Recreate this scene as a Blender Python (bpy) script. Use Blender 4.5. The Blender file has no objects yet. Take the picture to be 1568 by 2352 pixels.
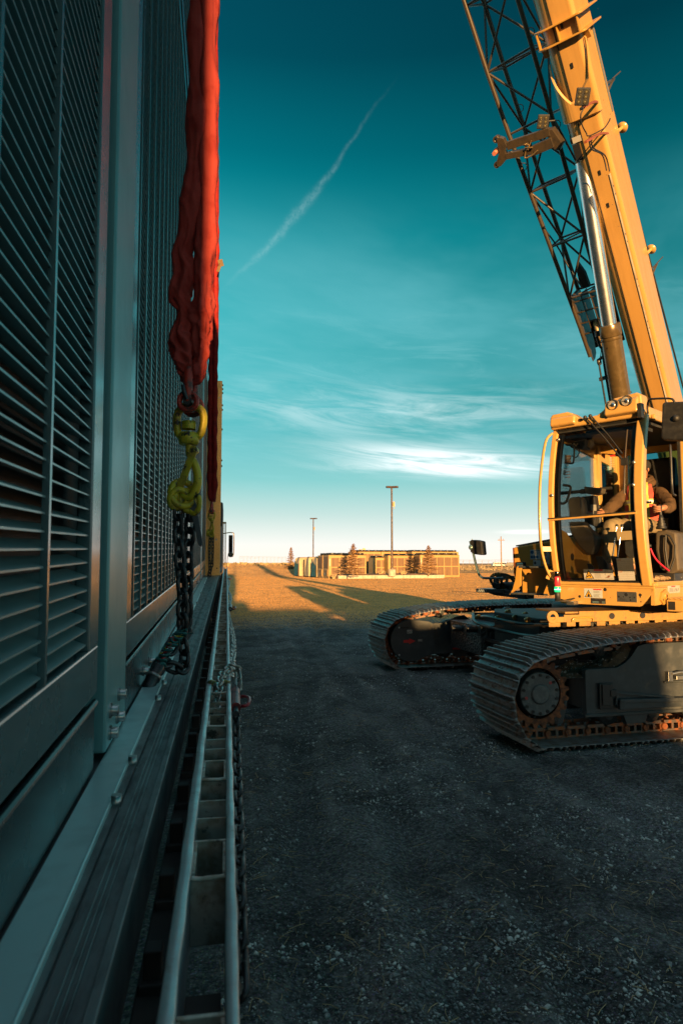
import bpy, math, random
import numpy as np
from mathutils import Vector, Matrix, noise
random.seed(7); rng=np.random.default_rng(7)
sc=bpy.context.scene
COL=bpy.data.collections.new('Scene objects'); sc.collection.children.link(COL)
V=Vector; rad=math.radians; PI=math.pi

# ---------------------------------------------------------------- camera
PSI=rad(9.66); F=1568.0; H=1.65; TILT=math.atan(118/F)
fw=V((math.sin(PSI)*math.cos(TILT),math.cos(PSI)*math.cos(TILT),math.sin(TILT)))
rt=V((math.cos(PSI),-math.sin(PSI),0)); upv=rt.cross(fw); CAM=V((0,0,H))
cd=bpy.data.cameras.new('camera'); cam=bpy.data.objects.new('camera',cd); COL.objects.link(cam)
cam.location=CAM; cam.rotation_euler=fw.to_track_quat('-Z','Y').to_euler()
cd.sensor_fit='VERTICAL'; cd.sensor_height=36; cd.lens=24; cd.clip_start=.03; cd.clip_end=6000
cd.dof.use_dof=True; cd.dof.focus_distance=5.2; cd.dof.aperture_fstop=9.0
sc.camera=cam
def ray(x,y): return fw+rt*((x-784)/F)+upv*((1176-y)/F)
def pf(x,y,d): return CAM+ray(x,y)*d
def pz(x,y,z=0):
    r=ray(x,y); return CAM+r*((z-H)/r.z)
def ppl(x,y,p0,n):
    r=ray(x,y); return CAM+r*((V(p0)-CAM).dot(n)/r.dot(n))

# ---------------------------------------------------------------- mesh builder
def frame(o,x,y,z):
    m=Matrix.Identity(4)
    for i in range(3): m[i][0]=x[i];m[i][1]=y[i];m[i][2]=z[i];m[i][3]=o[i]
    return m
def basis(d,up=V((0,0,1))):
    d=d.normalized()
    if abs(d.dot(up))>.98: up=V((1,0,0)) if abs(d.x)<.9 else V((0,1,0))
    a=up.cross(d).normalized(); return a,d.cross(a).normalized()
class G:
    def __init__(s,M=None): s.v=[];s.f=[];s.mi=[];s.sm=[];s.M=M or Matrix.Identity(4)
    def add(s,vs,fs,m=0,sm=False):
        b=len(s.v); M=s.M
        s.v+=[M@V(p) for p in vs]
        for f in fs: s.f.append([b+i for i in f]); s.mi.append(m); s.sm.append(sm)
        return s
    def box(s,x0,x1,y0,y1,z0,z1,m=0):
        return s.add([(x0,y0,z0),(x1,y0,z0),(x1,y1,z0),(x0,y1,z0),(x0,y0,z1),(x1,y0,z1),(x1,y1,z1),(x0,y1,z1)],
          [(0,3,2,1),(4,5,6,7),(0,1,5,4),(1,2,6,5),(2,3,7,6),(3,0,4,7)],m)
    def bar(s,p,q,w,h,m=0,up=V((0,0,1))):
        p=V(p);q=V(q); a,b=basis(q-p,V(up)); a=a*w/2;b=b*h/2
        return s.add([p-a-b,p+a-b,p+a+b,p-a+b,q-a-b,q+a-b,q+a+b,q-a+b],
          [(0,3,2,1),(4,5,6,7),(0,1,5,4),(1,2,6,5),(2,3,7,6),(3,0,4,7)],m)
    def tube(s,pts,r,n=10,m=0,closed=False,caps=True,sm=True,prof=None):
        pts=[V(p) for p in pts]; k=len(pts); vs=[];fs=[]
        a=None
        for i,p in enumerate(pts):
            if closed: d=(pts[(i+1)%k]-pts[i-1])
            else: d=pts[min(i+1,k-1)]-pts[max(i-1,0)]
            d=d.normalized() if d.length>0 else V((0,0,1))
            if a is None: a,b=basis(d)
            else:
                a=(a-d*a.dot(d)).normalized(); b=d.cross(a)
            rr=r[i] if isinstance(r,(list,tuple)) else r
            for j in range(n):
                t=2*PI*j/n; q=rr*(prof(i,t) if prof else 1)
                vs.append(p+a*(math.cos(t)*q)+b*(math.sin(t)*q))
        for i in range(k if closed else k-1):
            for j in range(n):
                i2=(i+1)%k; j2=(j+1)%n
                fs.append((i*n+j,i*n+j2,i2*n+j2,i2*n+j))
        s.add(vs,fs,m,sm)
        if caps and not closed:
            s.add(vs[:n],[tuple(range(n))[::-1]],m); s.add(vs[-n:],[tuple(range(n))],m)
        return s
    def cyl(s,p,q,r,r2=None,n=24,m=0):
        return s.tube([p,q],[r,r if r2 is None else r2],n,m)
    def lathe(s,prof,p,d,n=32,m=0,closed=False):
        # prof: list of (radius, distance along d)
        p=V(p);d=V(d).normalized();a,b=basis(d);vs=[];fs=[];k=len(prof)
        for r,h in prof:
            for j in range(n):
                t=2*PI*j/n; vs.append(p+d*h+a*(math.cos(t)*r)+b*(math.sin(t)*r))
        for i in range(k if closed else k-1):
            i2=(i+1)%k
            for j in range(n): fs.append((i*n+j,i*n+(j+1)%n,i2*n+(j+1)%n,i2*n+j))
        s.add(vs,fs,m,False)
        for q in range(len(fs)): s.sm[-1-q]=abs(prof[(len(fs)-1-q)//n][1]-prof[((len(fs)-1-q)//n+1)%k][1])>1e-5
        return s
    def prism(s,poly,fn,a,b,m=0):
        # poly 2D, fn(u,v,w)->3D, extruded from w=a to w=b
        n=len(poly); vs=[fn(u,v,a) for u,v in poly]+[fn(u,v,b) for u,v in poly]
        fs=[tuple(range(n))[::-1],tuple(range(n,2*n))]+[(i,(i+1)%n,n+(i+1)%n,n+i) for i in range(n)]
        return s.add(vs,fs,m)
    def ring(s,pi,po,fn,a,b,m=0):
        # extruded ring between two loops of the same length
        n=len(pi); vs=[fn(u,v,w) for w in (a,b) for L in (pi,po) for u,v in L]; fs=[]
        for i in range(n):
            j=(i+1)%n
            fs+=[(i,j,n+j,n+i),(2*n+i,3*n+i,3*n+j,2*n+j),(i,2*n+i,2*n+j,j),(n+i,n+j,3*n+j,3*n+i)]
        return s.add(vs,fs,m)
    def sph(s,c,r,n=12,m=0,sc3=(1,1,1)):
        c=V(c);vs=[];fs=[];h=n//2
        for i in range(h+1):
            for j in range(n):
                t=PI*i/h;u=2*PI*j/n
                vs.append(c+V((math.sin(t)*math.cos(u)*r*sc3[0],math.sin(t)*math.sin(u)*r*sc3[1],math.cos(t)*r*sc3[2])))
        for i in range(h):
            for j in range(n): fs.append((i*n+j,(i+1)*n+j,(i+1)*n+(j+1)%n,i*n+(j+1)%n))
        return s.add(vs,fs,m,True)
    def bolt(s,p,d,r=.012,h=.01,m=0,n=6): return s.lathe([(0,h),(r,h),(r,0)],p,d,n,m)
    def text(s,t,size,M,m=0):
        cu=bpy.data.curves.new('t','FONT'); cu.body=t; cu.size=size; cu.align_x='CENTER'; cu.align_y='CENTER'
        o=bpy.data.objects.new('t',cu); sc.collection.objects.link(o)
        dg=bpy.context.evaluated_depsgraph_get(); me=bpy.data.meshes.new_from_object(o.evaluated_get(dg))
        s.add([M@v.co for v in me.vertices],[tuple(p.vertices) for p in me.polygons],m)
        bpy.data.objects.remove(o); bpy.data.curves.remove(cu); bpy.data.meshes.remove(me); return s
    def obj(s,name,mats,parent=None,bevel=0,M=None,seg=2,loc=None,fix=False):
        me=bpy.data.meshes.new(name); me.from_pydata([tuple(v) for v in s.v],[],s.f)
        if not isinstance(mats,(list,tuple)): mats=[mats]
        for m in mats: me.materials.append(m)
        me.polygons.foreach_set('material_index',s.mi); me.polygons.foreach_set('use_smooth',s.sm)
        if fix:
            import bmesh
            bm=bmesh.new(); bm.from_mesh(me); bmesh.ops.recalc_face_normals(bm,faces=bm.faces); bm.to_mesh(me); bm.free()
        me.update()
        o=bpy.data.objects.new(name,me); COL.objects.link(o)
        if parent: o.parent=parent
        if M is not None: o.matrix_basis=M
        if loc is not None: o.location=loc
        if bevel:
            b=o.modifiers.new('bevel','BEVEL'); b.width=bevel; b.segments=seg; b.limit_method='ANGLE'; b.angle_limit=rad(40); b.use_clamp_overlap=True
        return o
def thing(name,label,cat,loc=(0,0,0),M=None,group=None):
    o=bpy.data.objects.new(name,None); COL.objects.link(o); o.empty_display_size=.2
    if M is not None: o.matrix_world=M
    else: o.location=loc
    return tag(o,label,cat,group)
def tag(o,label,cat,group=None):
    o['label']=label; o['category']=cat
    if group: o['group']=group
    return o
def struct(o,kind='structure'): o['kind']=kind; return o
def dup(root,M,label=None,group=None):
    r=root.copy(); COL.objects.link(r); r.matrix_world=M
    if label: r['label']=label
    if group: r['group']=group
    for ch in list(root.children):
        c=ch.copy(); COL.objects.link(c); c.parent=r
        for g in list(ch.children):
            d=g.copy(); COL.objects.link(d); d.parent=c
    return r
def XY(u,v,w): return (u,w,v)     # polygon in x-z, extruded along y
def YZ(u,v,w): return (w,u,v)     # polygon in y-z, extruded along x
def FL(u,v,w): return (u,v,w)     # polygon in x-y, extruded along z
def circ(r,n=24,c=(0,0),a0=0): return [(c[0]+r*math.cos(a0+2*PI*i/n),c[1]+r*math.sin(a0+2*PI*i/n)) for i in range(n)]
def smooth_path(pts,k=6):
    pts=[V(p) for p in pts]; out=[]
    for i in range(len(pts)-1):
        p0=pts[max(i-1,0)];p1=pts[i];p2=pts[i+1];p3=pts[min(i+2,len(pts)-1)]
        for j in range(k):
            t=j/k; out.append(.5*((2*p1)+(p2-p0)*t+(2*p0-5*p1+4*p2-p3)*t*t+(3*p1-p0-3*p2+p3)*t**3))
    out.append(pts[-1]); return out
def chain(g,path,pitch,wire,m=0,n=7,width=None,jit=.12,start=0):
    # stadium links threaded along a path
    P=[V(p) for p in path]; acc=[0]
    for i in range(1,len(P)): acc.append(acc[-1]+(P[i]-P[i-1]).length)
    def at(s):
        s=max(0,min(s,acc[-1]-1e-6))
        for i in range(1,len(P)):
            if acc[i]>=s: return P[i-1].lerp(P[i],(s-acc[i-1])/max(1e-9,acc[i]-acc[i-1]))
        return P[-1]
    w=(width or wire*3.5)/2-wire/2; L=pitch/2+wire/2; nlk=int(acc[-1]/pitch)
    for k in range(nlk):
        c=at((k+.5)*pitch); d=(at((k+.5)*pitch+pitch*.5)-at((k+.5)*pitch-pitch*.5)).normalized()
        a,b=basis(d); roll=PI/4+(k+start)%2*PI/2+random.uniform(-jit,jit)
        x=a*math.cos(roll)+b*math.sin(roll)
        pts=[]
        for j in range(20):
            t=2*PI*j/20; cc=math.cos(t);ss=math.sin(t)
            yy=(L-w)*(1 if ss>0 else -1)*(1 if abs(ss)>.15 else abs(ss)/.15)
            pts.append(c+x*(w*cc)+d*(yy+w*ss))
        g.tube(pts,wire/2,n,m,closed=True)
    return g

# ---------------------------------------------------------------- materials
def nd(nt,t,**k):
    n=nt.nodes.new(t)
    for a,b in k.items():
        if a=='inp':
            for i,v in b.items(): n.inputs[i].default_value=v
        else: setattr(n,a,b)
    return n
def mix(nt,fac,a,b,mode='MIX'):
    n=nt.nodes.new('ShaderNodeMix'); n.data_type='RGBA'; n.blend_type=mode
    for i,v in ((0,fac),(6,a),(7,b)):
        if hasattr(v,'is_linked') or isinstance(v,bpy.types.NodeSocket): nt.links.new(v,n.inputs[i])
        else: n.inputs[i].default_value=(v if i==0 else (*v,1) if len(v)==3 else v)
    return n.outputs[2]
def mth(nt,op,a,b=0.0,c=None,clamp=False):
    n=nt.nodes.new('ShaderNodeMath'); n.operation=op; n.use_clamp=clamp
    for i,v in enumerate((a,b,c)):
        if v is None: continue
        if isinstance(v,bpy.types.NodeSocket): nt.links.new(v,n.inputs[i])
        else: n.inputs[i].default_value=v
    return n.outputs[0]
def sstep(nt,x,a,b):
    n=nd(nt,'ShaderNodeMapRange'); n.interpolation_type='SMOOTHSTEP'
    nt.links.new(x,n.inputs[0]); n.inputs[1].default_value=a; n.inputs[2].default_value=b; return n.outputs[0]
MATS={}
def mat(name,col,rough=.5,metal=0.,col2=None,scale=6,lo=.45,hi=.65,bump=0,bscale=60,stretch=None,col3=None,s3=1.5,lo3=.58,hi3=.68,spec=.5,coat=0,trans=0,alpha=1,emit=0,rvar=.1,wear=None):
    if name in MATS: return MATS[name]
    m=bpy.data.materials.new(name); m.use_nodes=True; nt=m.node_tree; p=nt.nodes['Principled BSDF']
    p.inputs['Roughness'].default_value=rough; p.inputs['Metallic'].default_value=metal
    p.inputs['Base Color'].default_value=(*col,1); p.inputs['Specular IOR Level'].default_value=spec
    p.inputs['Coat Weight'].default_value=coat; p.inputs['Coat Roughness'].default_value=.12
    p.inputs['Transmission Weight'].default_value=trans; p.inputs['Alpha'].default_value=alpha
    if emit: p.inputs['Emission Color'].default_value=(*col,1); p.inputs['Emission Strength'].default_value=emit
    tc=nd(nt,'ShaderNodeTexCoord'); src=tc.outputs['Object']
    if stretch:
        mp=nd(nt,'ShaderNodeMapping'); mp.inputs['Scale'].default_value=stretch; nt.links.new(src,mp.inputs[0]); src=mp.outputs[0]
    def noi(s,det=6,r=.6):
        n=nd(nt,'ShaderNodeTexNoise'); n.inputs['Scale'].default_value=s; n.inputs['Detail'].default_value=det; n.inputs['Roughness'].default_value=r
        nt.links.new(src,n.inputs['Vector']); return n.outputs['Fac']
    c=None
    if col2 is not None:
        f=noi(scale); c=mix(nt,sstep(nt,f,lo,hi),col,col2)
        r=sstep(nt,f,lo-.1,hi+.1); nt.links.new(mth(nt,'MULTIPLY_ADD',r,rvar,rough),p.inputs['Roughness'])
    if col3 is not None:
        f=noi(s3,8,.7); c=mix(nt,sstep(nt,f,lo3,hi3),c if c is not None else col,col3)
    if c is not None: nt.links.new(c,p.inputs['Base Color'])
    if bump:
        b=nd(nt,'ShaderNodeBump'); b.inputs['Strength'].default_value=bump; b.inputs['Distance'].default_value=.004
        nt.links.new(noi(bscale,4),b.inputs['Height']); nt.links.new(b.outputs[0],p.inputs['Normal'])
    MATS[name]=m; return m
YEL=(.42,.218,.042)
M_yel=mat('crane yellow paint',YEL,.34,0,(.38,.20,.042),9,bump=.05,bscale=90,coat=.35,col3=(.20,.12,.045),s3=6,lo3=.66,hi3=.8)
M_boom=mat('boom yellow paint',(.45,.245,.07),.36,0,(.39,.21,.058),2.2,stretch=(5,.6,5),lo=.42,hi=.72,bump=.04,bscale=60,coat=.3,col3=(.16,.10,.05),s3=3.5,lo3=.645,hi3=.76)
M_plate=mat('dusty yellow plate',(.29,.155,.035),.5,0,(.22,.12,.035),12,col3=(.13,.08,.04),s3=9,lo3=.55,hi3=.7)
M_cream=mat('cab cream yellow paint',(.44,.25,.07),.3,0,(.40,.225,.065),11,coat=.4,col3=(.25,.17,.08),s3=7,lo3=.66,hi3=.8)
M_char=mat('charcoal undercarriage paint',(.032,.038,.043),.36,0,(.05,.055,.06),7,col3=(.11,.085,.06),s3=4,lo3=.6,hi3=.75,bump=.1,bscale=90,rvar=.25)
M_track=mat('worn track steel',(.20,.20,.20),.40,.7,(.30,.29,.28),30,col3=(.17,.085,.045),s3=11,lo3=.48,hi3=.66,bump=.3,bscale=160,rvar=.25)
M_rust=mat('rusty orange steel',(.25,.075,.025),.6,.3,(.10,.035,.02),26,lo=.4,hi=.6,bump=.3,bscale=140,rvar=.2)
M_link=mat('track link steel',(.13,.10,.085),.4,.7,(.26,.09,.035),18,lo=.45,hi=.6,bump=.2,bscale=100)
M_black=mat('black rubber plastic',(.012,.012,.013),.5,0,(.02,.02,.02),20,bump=.1,bscale=100)
M_satin=mat('black satin paint',(.018,.018,.02),.35,0,(.028,.026,.024),12)
M_chrome=mat('polished chrome rod',(.85,.86,.88),.24,1,(.75,.76,.78),3,rvar=.06)
M_olive=mat('bronze olive cylinder paint',(.10,.066,.028),.28,.35,(.13,.085,.036),9,coat=.3)
M_jib=mat('shade-darkened jib paint',(.052,.036,.021),.36,.1,(.035,.026,.018),14,coat=.15)  # base tone darkened to hold the shade on jib and stow bracket
M_alu=mat('weathered aluminium',(.48,.52,.53),.34,.8,(.42,.43,.44),16,lo=.35,hi=.7,col3=(.25,.24,.22),s3=11,lo3=.57,hi3=.7,bump=.15,bscale=90,rvar=.2)
M_galv=mat('galvanised steel panel',(.09,.15,.16),.2,.15,(.075,.125,.135),3.5,lo=.35,hi=.7,bump=.03,bscale=50,rvar=.12,col3=(.11,.15,.155),s3=9,lo3=.6,hi3=.72,coat=.3,spec=.6)
M_gpost=mat('satin aluminium post',(.15,.34,.36),.34,.3,(.13,.30,.32),3,bump=.05,bscale=40)
M_low=mat('dark satin panel paint',(.024,.036,.04),.24,0,(.022,.034,.038),4,coat=0,spec=.25,bump=.02,bscale=30)
M_slat=mat('grey louvre paint',(.21,.33,.34),.32,.3,(.25,.36,.37),8)
M_pocket=mat('scuffed pocket metal',(.46,.42,.38),.45,.5,(.28,.21,.16),22,lo=.4,hi=.62,col3=(.07,.06,.055),s3=30,lo3=.56,hi3=.66,bump=.2,bscale=90,rvar=.2)
M_deck=mat('dull deck aluminium',(.17,.18,.185),.40,.6,(.10,.105,.11),10,lo=.4,hi=.68,stretch=(4,1,1),bump=.1,bscale=60,rvar=.2)
M_dark=mat('dark steel',(.02,.021,.022),.6,.2,(.035,.033,.03),10)  # near-black steel with random lighter blotches
M_redcloth=mat('red sling fabric',(.36,.045,.036),.8,0,(.29,.03,.024),14,bump=.35,bscale=420,col3=(.20,.03,.02),s3=8,lo3=.6,hi3=.75,spec=.2)
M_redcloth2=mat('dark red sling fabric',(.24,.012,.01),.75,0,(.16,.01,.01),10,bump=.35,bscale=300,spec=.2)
M_redpaint=mat('red shackle paint',(.42,.035,.02),.4,.1,(.10,.03,.025),28,lo=.5,hi=.58,bump=.2,bscale=120,rvar=.2)
M_hook=mat('worn yellow hook paint',(.55,.42,.02),.42,.1,(.30,.21,.02),14,col3=(.045,.032,.022),s3=30,lo3=.55,hi3=.6,bump=.3,bscale=90)
M_chain=mat('dark alloy chain',(.06,.062,.066),.42,.8,(.03,.03,.032),30,col3=(.15,.06,.03),s3=18,lo3=.6,hi3=.7,bump=.25,bscale=150)
M_zinc=mat('zinc plated chain',(.42,.42,.40),.28,.95,(.25,.22,.18),40,lo=.45,hi=.62,bump=.1,bscale=120,rvar=.15)
M_brass=mat('yellow zinc bolt',(.45,.36,.14),.3,.9,(.25,.2,.1),40)
M_white=mat('white label vinyl',(.36,.34,.31),.5,0,(.33,.31,.28),30)
M_bluewhite=mat('blue white label vinyl',(.36,.40,.42),.45)
M_ink=mat('black ink',(.012,.012,.014),.5)
M_redink=mat('red ink',(.45,.02,.02),.5)
M_blueink=mat('blue safety ink',(.01,.07,.16),.5)
M_amber=mat('amber label yellow',(.50,.27,.02),.5)
M_greytext=mat('grey print',(.16,.155,.15),.6)
M_silver=mat('silver plate',(.40,.40,.39),.28,.9,(.25,.25,.25),16)
M_conc=mat('pale kerb concrete',(.42,.36,.28),.85,0,(.30,.26,.20),3,bump=.4,bscale=18,col3=(.5,.45,.36),s3=1.2)
M_glass=None
def glass_mat(name,tint,alpha):
    m=bpy.data.materials.new(name); m.use_nodes=True; nt=m.node_tree; nt.nodes.clear()
    o=nd(nt,'ShaderNodeOutputMaterial'); t=nd(nt,'ShaderNodeBsdfTransparent'); t.inputs[0].default_value=(*tint,1)
    g=nd(nt,'ShaderNodeBsdfGlossy'); g.inputs['Roughness'].default_value=.02; g.inputs[0].default_value=(1,1,1,1)
    fr=nd(nt,'ShaderNodeFresnel'); fr.inputs[0].default_value=1.45; ms=nd(nt,'ShaderNodeMixShader')
    f=mth(nt,'MULTIPLY',fr.outputs[0],alpha,None,True)
    nt.links.new(f,ms.inputs[0]); nt.links.new(t.outputs[0],ms.inputs[1]); nt.links.new(g.outputs[0],ms.inputs[2]); nt.links.new(ms.outputs[0],o.inputs[0]); return m
M_glass=glass_mat('cab window glass',(.93,.96,.96),.9)
M_lens=mat('lamp lens',(.5,.5,.48),.1,0,trans=.6)

# ---------------------------------------------------------------- world and sun
SUN_H=1.1; SUN_E=4.3
sd=V((math.sin(rad(SUN_H))*math.cos(rad(SUN_E)),math.cos(rad(SUN_H))*math.cos(rad(SUN_E)),-math.sin(rad(SUN_E))))
sl=bpy.data.lights.new('sun','SUN'); sl.energy=5; sl.angle=rad(.5); sl.color=(1,.585,.225)
so=bpy.data.objects.new('sun',sl); COL.objects.link(so); so.rotation_euler=sd.to_track_quat('-Z','Y').to_euler(); so.location=(0,-20,20)
w=bpy.data.worlds.new('World'); sc.world=w; w.use_nodes=True; nt=w.node_tree; nt.nodes.clear()
out=nd(nt,'ShaderNodeOutputWorld'); bg=nd(nt,'ShaderNodeBackground'); bg.inputs[1].default_value=.1
nt.links.new(bg.outputs[0],out.inputs[0])
tc=nd(nt,'ShaderNodeTexCoord'); dv=tc.outputs['Generated']
sx=nd(nt,'ShaderNodeSeparateXYZ'); nt.links.new(dv,sx.inputs[0]); X,Y,Z=sx.outputs
el=mth(nt,'MULTIPLY',mth(nt,'ARCSINE',Z),180/PI); az=mth(nt,'MULTIPLY',mth(nt,'ARCTAN2',X,Y),180/PI)
rp=nd(nt,'ShaderNodeValToRGB'); cr=rp.color_ramp
stops=[(-2,(.50,.40,.33)),(0,(.51,.44,.385)),(1.6,(.44,.435,.41)),(4,(.27,.35,.335)),(7,(.12,.285,.28)),(10.6,(.045,.222,.228)),(14,(.026,.215,.228)),(20.7,(.012,.185,.203)),(26,(.002,.136,.158)),(32,(.0002,.070,.090)),(38,(.0002,.032,.047)),(47,(.0005,.020,.034)),(58,(.15,.26,.31)),(90,(.34,.46,.53))]
cr.interpolation='LINEAR'
while len(cr.elements)<len(stops): cr.elements.new(.5)
for e,(a,c) in zip(cr.elements,stops): e.position=(a+2)/92; e.color=(*c,1)
nt.links.new(mth(nt,'DIVIDE',mth(nt,'ADD',el,2),92),rp.inputs[0])
sky=nd(nt,'ShaderNodeTexSky'); sky.sky_type='NISHITA'; sky.sun_disc=False; sky.sun_elevation=rad(SUN_E); sky.sun_rotation=rad(180+SUN_H)
skyt=mix(nt,1.0,sky.outputs[0],(.0,.4,.5),'MULTIPLY')
# darker to the right, a touch brighter to the left of the view
azf=mth(nt,'MULTIPLY_ADD',mth(nt,'SINE',mth(nt,'MULTIPLY',mth(nt,'SUBTRACT',az,2),PI/180)),-.85,1.0)
azf=mth(nt,'MAXIMUM',mth(nt,'MINIMUM',azf,1.25),.55)
azf2=mth(nt,'ADD',mth(nt,'MULTIPLY',mth(nt,'SUBTRACT',azf,1.0),sstep(nt,el,4,16)),1.0)
base=nd(nt,'ShaderNodeVectorMath',operation='SCALE'); nt.links.new(rp.outputs[0],base.inputs[0]); nt.links.new(azf2,base.inputs['Scale'])
col=base.outputs[0]
def wnoise(sx_,sy_,scale,det,rough,dist=0,off=0,rot=0):
    cx=nd(nt,'ShaderNodeCombineXYZ')
    a=az; b=el
    if rot:
        b=mth(nt,'MULTIPLY_ADD',az,rot,el)
    nt.links.new(mth(nt,'MULTIPLY_ADD',a,sx_,off),cx.inputs[0]); nt.links.new(mth(nt,'MULTIPLY',b,sy_),cx.inputs[1])
    n=nd(nt,'ShaderNodeTexNoise'); n.inputs['Scale'].default_value=scale; n.inputs['Detail'].default_value=det; n.inputs['Roughness'].default_value=rough; n.inputs['Distortion'].default_value=dist
    nt.links.new(cx.outputs[0],n.inputs['Vector']); return n.outputs['Fac']
def gauss(x,c,s):
    d=mth(nt,'DIVIDE',mth(nt,'SUBTRACT',x,c),s); return mth(nt,'EXPONENT',mth(nt,'MULTIPLY',mth(nt,'MULTIPLY',d,d),-1))
# thin veil
veil=mth(nt,'MULTIPLY',sstep(nt,wnoise(.03,.085,1,5,.58,.3,3.3,.12),.28,.68),mth(nt,'MULTIPLY',sstep(nt,el,3,12),mth(nt,'SUBTRACT',1,sstep(nt,el,20,31))))
col=mix(nt,mth(nt,'MULTIPLY',veil,.45),col,(.09,.27,.30))
fine=mth(nt,'MULTIPLY',sstep(nt,wnoise(.10,.55,1,8,.66,.8,8.1,.1),.47,.75),mth(nt,'MULTIPLY',sstep(nt,el,4,9),mth(nt,'SUBTRACT',1,sstep(nt,el,15,24))))
col=mix(nt,mth(nt,'MULTIPLY',fine,.22),col,(.18,.36,.38))
# bright cirrus bank above the yard
arc=mth(nt,'MULTIPLY_ADD',mth(nt,'MULTIPLY',mth(nt,'SUBTRACT',az,17),mth(nt,'SUBTRACT',az,17)),.006,0)
b1=mth(nt,'MULTIPLY',gauss(az,18.5,8.2),mth(nt,'ADD',gauss(mth(nt,'MULTIPLY_ADD',az,.09,el),10.3,.95),mth(nt,'MULTIPLY',gauss(mth(nt,'MULTIPLY_ADD',az,.045,el),8.6,.65),.75)))
b1=mth(nt,'MULTIPLY',b1,mth(nt,'MULTIPLY_ADD',sstep(nt,wnoise(.12,1.1,1,8,.62,.9,1.7,.12),.3,.66),.9,.25),None,True)
col=mix(nt,mth(nt,'MULTIPLY',b1,.85),col,(.56,.57,.57))
b2=mth(nt,'MULTIPLY',gauss(az,15,15),gauss(mth(nt,'MULTIPLY_ADD',az,.05,el),13.2,1.9))
b2=mth(nt,'MULTIPLY',b2,sstep(nt,wnoise(.07,.55,1,7,.64,1,5.1,.1),.38,.7))
col=mix(nt,mth(nt,'MULTIPLY',b2,.42),col,(.5,.55,.55))
b3=mth(nt,'MULTIPLY',gauss(az,24.8,1.6),gauss(el,2.55,.14)); col=mix(nt,mth(nt,'MULTIPLY',b3,.9,None,True),col,(.62,.6,.58))
# warm glow round the low sun (behind the viewpoint)
sdn=nd(nt,'ShaderNodeVectorMath',operation='DOT_PRODUCT'); nt.links.new(dv,sdn.inputs[0]); sdn.inputs[1].default_value=tuple(-sd)
ang=mth(nt,'MULTIPLY',mth(nt,'ARCCOSINE',sdn.outputs['Value']),180/PI)
col=mix(nt,gauss(ang,0,8),col,(2.0,.85,.28))
# contrail
dA=ray(515,660).normalized(); dB=ray(925,155).normalized(); N=dA.cross(dB).normalized(); T=(dB-dA).normalized()
def dotn(vec):
    n=nd(nt,'ShaderNodeVectorMath',operation='DOT_PRODUCT'); nt.links.new(dv,n.inputs[0]); n.inputs[1].default_value=vec; return n.outputs['Value']
al=dotn(T); a0=dA.dot(T);a1=dB.dot(T); tt=mth(nt,'DIVIDE',mth(nt,'SUBTRACT',al,a0),a1-a0)
wig=wnoise(.12,.12,1,3,.6,0,2.2)
wig2=wnoise(.55,.55,1,4,.6,0,7.7)
dist=mth(nt,'ADD',dotn(N),mth(nt,'MULTIPLY_ADD',wig,.022,-.011)); dist=mth(nt,'ADD',dist,mth(nt,'MULTIPLY_ADD',wig2,.008,-.004))
bow=mth(nt,'MULTIPLY',mth(nt,'SINE',mth(nt,'MULTIPLY',tt,PI)),-.013); dist=mth(nt,'ADD',dist,bow)
wd=mth(nt,'MULTIPLY_ADD',gauss(tt,.36,.22),.0036,.0020)
q=mth(nt,'DIVIDE',dist,wd); ct=mth(nt,'EXPONENT',mth(nt,'MULTIPLY',mth(nt,'MULTIPLY',q,q),-1))
ct=mth(nt,'MULTIPLY',ct,mth(nt,'MULTIPLY',sstep(nt,tt,-.05,.25),mth(nt,'SUBTRACT',1,sstep(nt,tt,.35,1.0))))
ct=mth(nt,'MULTIPLY',ct,mth(nt,'MULTIPLY_ADD',sstep(nt,wnoise(2.6,2.6,1,6,.7,.4,4),.3,.7),.75,.30))
col=mix(nt,mth(nt,'MULTIPLY',ct,.16),col,(.30,.42,.43))
x10=nd(nt,'ShaderNodeVectorMath',operation='SCALE'); nt.links.new(col,x10.inputs[0]); x10.inputs['Scale'].default_value=8.1
add=nd(nt,'ShaderNodeVectorMath',operation='ADD'); nt.links.new(x10.outputs[0],add.inputs[0])
sk2=nd(nt,'ShaderNodeVectorMath',operation='SCALE'); nt.links.new(skyt,sk2.inputs[0]); sk2.inputs['Scale'].default_value=.04
nt.links.new(sk2.outputs[0],add.inputs[1]); nt.links.new(add.outputs[0],bg.inputs[0])
sc.view_settings.view_transform='Standard'; sc.view_settings.look='None'; sc.view_settings.exposure=1.48; sc.view_settings.gamma=1
sc.render.engine='CYCLES'; sc.render.resolution_x=682; sc.render.resolution_y=1024
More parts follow.
